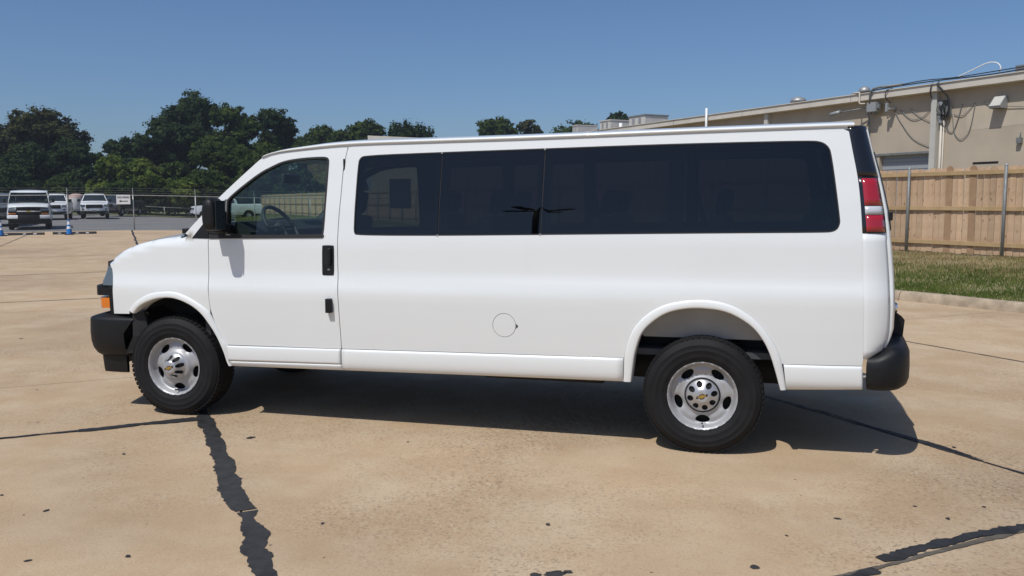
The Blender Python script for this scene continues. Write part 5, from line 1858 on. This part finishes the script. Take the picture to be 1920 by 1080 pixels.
# ================================================================== CHAIN-LINK FENCES
def chain_fence(name, b0, b1, a_, h, sp, label, mesh_sp, rp, group, barbs=True, post_off=.13):
    o = empty(name); tag(o, label, 'fence')
    k0 = math.ceil((b0 - post_off) / sp)
    bs = []
    while post_off + sp * k0 <= b1:
        bs.append(post_off + sp * k0); k0 += 1
    for b in bs:
        x, y = ab(b, a_)
        z = g(x, y)
        p = MB().tube([(x, y, z - .1), (x, y, z + h)], rp, 8)
        po = p.build('post', M_['galv'], o, True)
        if barbs:
            x1, y1 = ab(b, a_ + .22)
            MB().tube([(x, y, z + h), (x1, y1, z + h + .36)], .014, 5).build('barb_arm', M_['galv_dull'], po)
    def run(zf, r, nm, m, aoff=0.0, n=5):
        pts = []
        for b in np.linspace(bs[0], bs[-1], 60):
            x, y = ab(b, a_ + aoff)
            pts.append((x, y, g(x, y) + zf))
        MB().tube(pts, r, n).build(nm, m, o, True)
    run(h - .01, rp * .72, 'top_rail', M_['galv'], -.0, 6)
    run(.06, .004, 'tension_wire', M_['galv_dull'])
    if barbs:
        for k in range(3):
            run(h + .11 + .12 * k, .0045, 'barbed_wire', M_['galv_dull'], .07 + .075 * k)
    wv = MB()
    B0, B1 = bs[0], bs[-1]
    rw = .0017 if h > 1.4 else .0025
    i = B0
    while i < B1:
        for s in (1, -1):
            pa, pb = (i, .05), (i + s * (h - .1), h - .05)
            # clip at the ends
            if not (B0 <= pb[0] <= B1): continue
            xa, ya = ab(pa[0], a_ + .04); xb, yb = ab(pb[0], a_ + .04)
            za, zb = g(xa, ya) + pa[1], g(xb, yb) + pb[1]
            n_ = (BD[0] * rw, BD[1] * rw)
            k = len(wv.V)
            wv.V += [(xa - n_[0], ya - n_[1], za), (xa + n_[0], ya + n_[1], za), (xa, ya, za + rw * 1.5), (xb - n_[0], yb - n_[1], zb), (xb + n_[0], yb + n_[1], zb), (xb, yb, zb + rw * 1.5)]
            wv.F += [(k, k + 1, k + 4, k + 3), (k + 1, k + 2, k + 5, k + 4), (k + 2, k, k + 3, k + 5)]
        i += mesh_sp
    m_ = wv.build('wire_mesh', M_['galv_dull'], o); m_['kind'] = 'stuff'
    return o
f1 = chain_fence('chain_link_fence', -24, 24, 41.5, 1.80, 3.02, 'tall galvanised chain-link fence with barbed wire along the edge of the concrete', .075, .030, None)
f2 = chain_fence('chain_link_fence', -80, 30, 85.5, .95, 3.4, 'low chain-link fence in front of the distant trees', .16, .035, None, False)

# sign hung on the fence
bsx = -.33
x, y = ab(bsx, 41.42)
sg = empty('deliveries_sign', (x, y, g(x, y) + 1.57), math.radians(36))
tag(sg, 'white sign with a black arrow and the word DELIVERIES hung on the chain-link fence', 'sign')
MB().box(-.325, .325, -.004, .004, -.24, .24).build('sign_board', M_['sign_white'], sg)
MB().prism([(-.22, -.0065, -.085), (-.10, -.0065, -.025), (-.10, -.0065, -.065), (.22, -.0065, -.065), (.22, -.0065, -.105), (-.10, -.0065, -.105), (-.10, -.0065, -.145)], (0, 0, 0), (0, .002, 0)).build('arrow', M_['sign_black'], sg)
cu = bpy.data.curves.new('lettering', 'FONT')
cu.body = 'DELIVERIES'; cu.size = .135; cu.extrude = .001; cu.align_x = 'CENTER'; cu.offset = .003
to = bpy.data.objects.new('lettering', cu); COL.objects.link(to)
me = bpy.data.meshes.new_from_object(to.evaluated_get(bpy.context.evaluated_depsgraph_get()))
bpy.data.objects.remove(to)
me.materials.append(M_['sign_black'])
lt = bpy.data.objects.new('lettering', me); COL.objects.link(lt); lt.parent = sg
lt.location = (0, -.0065, .065); lt.rotation_euler = (PI / 2, 0, 0)
wd_ = max(v.co.x for v in me.vertices) - min(v.co.x for v in me.vertices)
lt.scale = (.57 / wd_, 1, 1)

# cones
def make_cone():
    c = empty('traffic_cone')
    MB().box(-.18, .18, -.18, .18, 0, .035, .01).build('cone_base', M_['sign_black'], c)
    def ring(z0, z1, m, nm):
        r = lambda z: .135 - (.135 - .03) * z / .70
        MB().lathe([(r(z0), z0), (r(z1), z1)], 24).build(nm, m, c, True)
    ring(.03, .27, M_['cone_blue'], 'cone_body'); ring(.27, .38, M_['cone_white'], 'white_band')
    ring(.38, .46, M_['cone_blue'], 'cone_body'); ring(.46, .60, M_['cone_white'], 'white_band'); ring(.60, .70, M_['cone_blue'], 'cone_tip')
    return c
c1 = make_cone()
for i, (o, u, v, lab) in enumerate(((c1, 131.5, 436.5, 'blue and white traffic cone at the foot of the fence post right of the van'), (None, 3, 438.5, 'blue and white traffic cone cut by the left edge'))):
    o = o or copy_tree(c1)
    Z = 38.6 if i == 0 else 37.6
    x, y = spot(u, Z)
    o.location = (x, y, g(x, y) + .002); o.rotation_euler = (0, 0, .7 + i)
    tag(o, lab, 'traffic cone', 'blue and white cones')
# rubber wheel stops
def make_stop():
    s = empty('wheel_stop')
    MB().prism([(-.9, -.075, 0), (-.9, -.05, .09), (-.9, -.02, .11), (-.9, .02, .11), (-.9, .05, .09), (-.9, .075, 0)], (0, 0, 0), (1.8, 0, 0)).build('rubber_block', M_['sign_black'], s)
    for k in (-.62, 0.10, .52):
        MB().prism([(k - .07, -.0705, .030), (k - .06, -.056, .082), (k + .06, -.056, .082), (k + .07, -.0705, .030)], (0, 0, 0), (0, .002, 0)).build('reflector', M_['line_white'], s)
    return s
s1 = make_stop()
for i, (o, u, Z, lab) in enumerate(((s1, 43, 38.4, 'black rubber wheel stop with white patches in front of the white van'), (None, 142, 39.2, 'black rubber wheel stop with white patches behind the right-hand cone'))):
    o = o or copy_tree(s1)
    x, y = spot(u, Z)
    o.location = (x, y, g(x, y) + .002); o.rotation_euler = (0, 0, math.radians(38))
    tag(o, lab, 'wheel stop', 'rubber wheel stops')

# ================================================================== TREES
def tree(kind, u, Z, ytop, hw_px, label, leaf, nblob=9, n=7000, size=.26, base=None, spiky=False, group='trees beyond the far lot', cat='tree', bottom=.25, trunk=True):
    x, y = spot(u, Z)
    z0 = g(x, y)
    H = CAM.z + (376 - ytop) / F_PX * Z - z0
    R = hw_px / F_PX * Z
    t = empty(kind, (x, y, z0))
    tag(t, label, cat, group)
    Cs, Ns, Ss = [], [], []
    cb = H * bottom
    cz0 = (cb + H) / 2; ch = (H - cb) / 2
    # lobes make the uneven outline, clumps fill every lobe
    lobes = [(0, 0, cz0 - ch * .06, R * .70, ch * .80)]
    ph = random.random() * 6
    for k in range(nblob):
        el = -.50 + 1.35 * ((k * .618 + random.random() * .2) % 1.0) ** .85
        el = max(-.5, min(.85, el))
        a = ph + k * 2.4 + random.uniform(-.3, .3)
        co = max(.1, 1 - abs(el) ** 2.6) ** .5
        lr = random.uniform(.28, .44)
        f = random.uniform(.60, .84)
        lobes.append((R * f * co * math.cos(a), R * f * co * math.sin(a), cz0 + ch * f * el, R * lr, min(ch, R) * lr * random.uniform(.75, 1.0)))
    # one lobe fixes the top of the crown
    lobes.append((R * random.uniform(-.15, .15), 0, H - min(ch, R) * .36, R * .50, min(ch, R) * .36))
    for k in range(2):
        a = ph + 1.2 + k * PI
        lobes.append((R * .42 * math.cos(a), R * .42 * math.sin(a), H - min(ch, R) * random.uniform(.48, .7), R * .40, min(ch, R) * .34))
    tot = sum(l[3] * l[4] for l in lobes)
    for (bx, by, bz, br, bh) in lobes:
        m = int(n * br * bh / tot)
        ncl = max(14, int(70 * (br / R) ** 1.5))
        v = rng.normal(size=(ncl, 3)); v /= np.linalg.norm(v, axis=1, keepdims=True)
        v[:, 2] = np.where(v[:, 2] < -.5, -v[:, 2] * .6, v[:, 2])
        cc = v * rng.uniform(.70, 1.04, ncl)[:, None] * np.array([br, br, bh])
        idx = rng.integers(0, ncl, m)
        sg_ = rng.uniform(.10, .20, ncl) * (br * .55 + R * .12)
        if spiky:
            cc[:, 2] *= 1.05
            off = rng.normal(0, 1, (m, 3)) * sg_[idx][:, None] * np.array([.55, .55, 1.7])
        else:
            off = rng.normal(0, 1, (m, 3)) * sg_[idx][:, None] * np.array([1.1, 1.1, .75])
        P_ = cc[idx] + off
        Cs.append(P_ + np.array([bx, by, bz]))
        n1 = off / (np.linalg.norm(off, axis=1, keepdims=True) + 1e-6)
        n2 = v[idx]
        Ns.append(n1 * .7 + n2 * .45 + np.array([0, 0, .5]))
        Ss.append(rng.uniform(.55, 1.3, m) * size)
        # larger inner leaves close the heart of every lobe
        mi = max(20, m // 9)
        vi = rng.normal(size=(mi, 3)); vi /= np.linalg.norm(vi, axis=1, keepdims=True)
        Cs.append(vi * (rng.uniform(0, 1, mi) ** .45)[:, None] * np.array([br, br, bh]) * (.74 if not spiky else .5) + np.array([bx, by, bz]))
        Ns.append(vi + np.array([0, 0, .3])); Ss.append(rng.uniform(1.6, 2.8, mi) * size)
    C_ = np.concatenate(Cs); N_ = np.concatenate(Ns); S_ = np.concatenate(Ss)
    ok = C_[:, 2] > .1
    leaf_quads('crown', C_[ok], S_[ok], N_[ok], LEAF[leaf], t, jitter=.55)
    if trunk:
        mb = MB()
        mb.tube([(0, 0, -.1), (.05 * R, 0, H * .3), (-.03 * R, .04 * R, H * .6), (0, 0, H * .85)], max(.10, H * .022), 8, r1=.05)
        for (bx, by, bz, br, bh) in lobes[1:]:
            zs = max(.15 * H, bz - R * .8)
            mb.tube([(0, 0, zs), (bx * .5, by * .5, (zs + bz) / 2 + .1), (bx, by, bz)], max(.05, H * .009), 5, r1=.03)
        mb.build('trunk', M_['bark'], t, True)
    return t
TREES = [
    # kind, u, Z, ytop, halfwidth, label, leaf, nblob, n, size, bottom
    ('oak_tree', 100, 98, 202, 62, 'tall broad tree with a flat layered brownish top at the left', 'olive', 11, 9000, .27, .30),
    ('oak_tree', 22, 102, 232, 48, 'paler rounded tree at the left edge', 'olive', 9, 7000, .27, .25),
    ('oak_tree', -62, 100, 214, 60, 'tall tree beyond the left edge of the view', 'dark', 9, 6000, .28, .2),
    ('leafy_tree', 146, 94, 255, 44, 'dark tree leaning out to the right below the layered top', 'dark', 10, 8000, .25, .12),
    ('leafy_tree', 62, 92, 268, 58, 'wide dark tree below the layered top and above the white van', 'dark', 11, 9000, .25, .08),
    ('tall_oak', 366, 104, 176, 62, 'tallest dark green tree in the middle of the wooded clump', 'dark', 13, 11000, .28, .25),
    ('leafy_tree', 318, 103, 226, 40, 'dark tree on the left shoulder of the tallest tree', 'dark', 9, 7000, .26, .2),
    ('leafy_tree', 447, 101, 198, 46, 'dense tree just right of the tallest tree', 'mid', 11, 9000, .27, .2),
    ('leafy_tree', 520, 106, 205, 42, 'rounded dark tree at the right end of the wooded clump', 'dark', 11, 8500, .27, .18),
    ('leafy_tree', 262, 100, 252, 46, 'lower dark tree on the left slope of the wooded clump', 'dark', 10, 7500, .26, .12),
    ('leafy_tree', 224, 104, 262, 26, 'small dark tree with a ragged top beside the gap of sky', 'dark', 8, 4500, .24, .15),
    ('leafy_tree', 420, 93, 252, 52, 'warm green tree in front of the dense clump', 'mid', 11, 9000, .25, .1),
    ('leafy_tree', 500, 94, 268, 54, 'green tree directly behind the van windscreen', 'mid', 11, 9000, .25, .08),
    ('leafy_tree', 590, 98, 268, 52, 'green tree low behind the van roof front', 'mid', 10, 8000, .25, .08),
    ('far_tree', 603, 128, 236, 40, 'distant sunlit tree left of the pale shed', 'mid', 9, 6000, .32, .2),
    ('far_tree', 686, 124, 227, 36, 'distant tall tree behind the pale shed', 'mid', 10, 6000, .32, .2),
    ('far_tree', 645, 122, 243, 34, 'distant low tree between two taller ones above the van roof', 'mid', 8, 5000, .32, .15),
    ('spiky_tree', 772, 112, 231, 44, 'dark tree with upright spiky branches above the van roof', 'dark', 13, 5500, .26, .25),
    ('far_tree', 940, 134, 221, 37, 'rounded distant tree alone above the middle of the van roof', 'mid', 10, 6000, .32, .2),
    ('far_tree', 994, 134, 226, 23, 'small sparse distant tree beside the rounded one', 'olive', 8, 2600, .30, .25),
    ('far_tree', 1086, 132, 229, 38, 'low distant tree left of the rooftop units', 'mid', 9, 5000, .32, .15),
    ('far_tree', 1158, 126, 213, 30, 'distant round tree behind the rooftop units', 'dark', 9, 5000, .32, .2),
]
for (kind, u, Z, yt, hw_, lab, lf, nb, n, sz, bt) in TREES:
    far = kind in ('far_tree', 'spiky_tree')
    tree(kind, u, Z, yt, hw_ * (1.28 if far else 1.16), lab, lf, nb + 2, int(n * 1.9), sz * .88, spiky=(kind == 'spiky_tree'), bottom=.42 if far else bt)
SHR = [
    (216, 90, 288, 42, 'light green vine-covered shrub left of the dense clump', 'lite'),
    (276, 90, 296, 46, 'bright green shrub under the dark clump', 'lite'),
    (352, 87, 330, 34, 'bright yellow-green bush by the low fence', 'lite'),
    (330, 91, 300, 44, 'mid green shrub below the tallest tree', 'mid'),
    (405, 89, 312, 44, 'mid green shrub just left of the van windscreen', 'mid'),
    (180, 91, 306, 36, 'dark shrub beneath the leaning tree', 'dark'),
    (130, 90, 322, 36, 'dim shrub behind the white pickup truck', 'mid'),
    (40, 90, 326, 48, 'dim shrub behind the white van', 'dark'),
    (-40, 90, 320, 50, 'dim shrub beyond the left edge', 'dark'),
    (470, 90, 318, 46, 'shrub behind the wing mirror', 'mid'),
    (545, 92, 312, 46, 'shrub seen through the driver window', 'mid'),
    (620, 94, 318, 46, 'shrub behind the driver door pillar', 'mid'),
    (240, 88, 332, 40, 'low shrub above the deliveries sign', 'mid'),
]
for (u, Z, yt, hw_, lab, lf) in SHR:
    tree('shrub', u, Z, yt, hw_, lab, lf, 9, 7000, .21, group='shrubs at the edge of the wood', cat='shrub', bottom=.02)
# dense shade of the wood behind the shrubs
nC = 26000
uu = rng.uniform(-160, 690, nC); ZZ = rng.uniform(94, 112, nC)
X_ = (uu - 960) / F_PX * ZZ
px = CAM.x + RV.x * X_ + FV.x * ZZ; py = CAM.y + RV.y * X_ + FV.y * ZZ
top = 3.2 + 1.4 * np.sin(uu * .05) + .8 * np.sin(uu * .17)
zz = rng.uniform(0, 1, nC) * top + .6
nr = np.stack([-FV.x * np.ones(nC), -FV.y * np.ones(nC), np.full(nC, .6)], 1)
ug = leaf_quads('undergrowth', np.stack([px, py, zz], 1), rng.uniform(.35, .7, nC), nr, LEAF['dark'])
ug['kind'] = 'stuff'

# lamp post across the lot, mirrored in the van's glass
lp = empty('lamp_post', (-3.3, -25.0, 0), 0)
tag(lp, 'dark parking-lot lamp post with flat heads mirrored in the middle window of the van', 'lamp post')
MB().tube([(0, 0, 0), (0, 0, 8.3)], .16, 12, r1=.12).build('pole', M_['black_plastic'], lp, True)
for k in range(4):
    a = .35 + k * PI / 2
    c, s = math.cos(a), math.sin(a)
    MB().tube([(0, 0, 8.2), (.5 * c, .5 * s, 8.32)], .05, 6).build('lamp_arm', M_['black_plastic'], lp, True)
    h = MB().prism([(.45, -.20, 8.28), (1.5, -.16, 8.42), (1.5, .16, 8.42), (.45, .20, 8.28)], (0, 0, 0), (0, 0, .10))
    h.V = [(vx * c - vy * s, vx * s + vy * c, vz) for vx, vy, vz in h.V]
    h.build('lamp_head', M_['black_plastic'], lp)

# ================================================================== AIR
hz = MB().box(-2600, 2600, -2600, 2600, -1.2, 20.0).build('haze', None)
hz.data.materials.clear()
hm = bpy.data.materials.new('haze_air')
hm.use_nodes = True
hn = hm.node_tree
hn.nodes.clear()
ho = hn.nodes.new('ShaderNodeOutputMaterial')
hv = hn.nodes.new('ShaderNodeVolumePrincipled')
hv.inputs['Color'].default_value = (0.80, 0.88, 1.0, 1)
hv.inputs['Density'].default_value = 0.00045
hv.inputs['Anisotropy'].default_value = 0.2
hn.links.new(hv.outputs[0], ho.inputs['Volume'])
hz.data.materials.append(hm)
hz['kind'] = 'stuff'
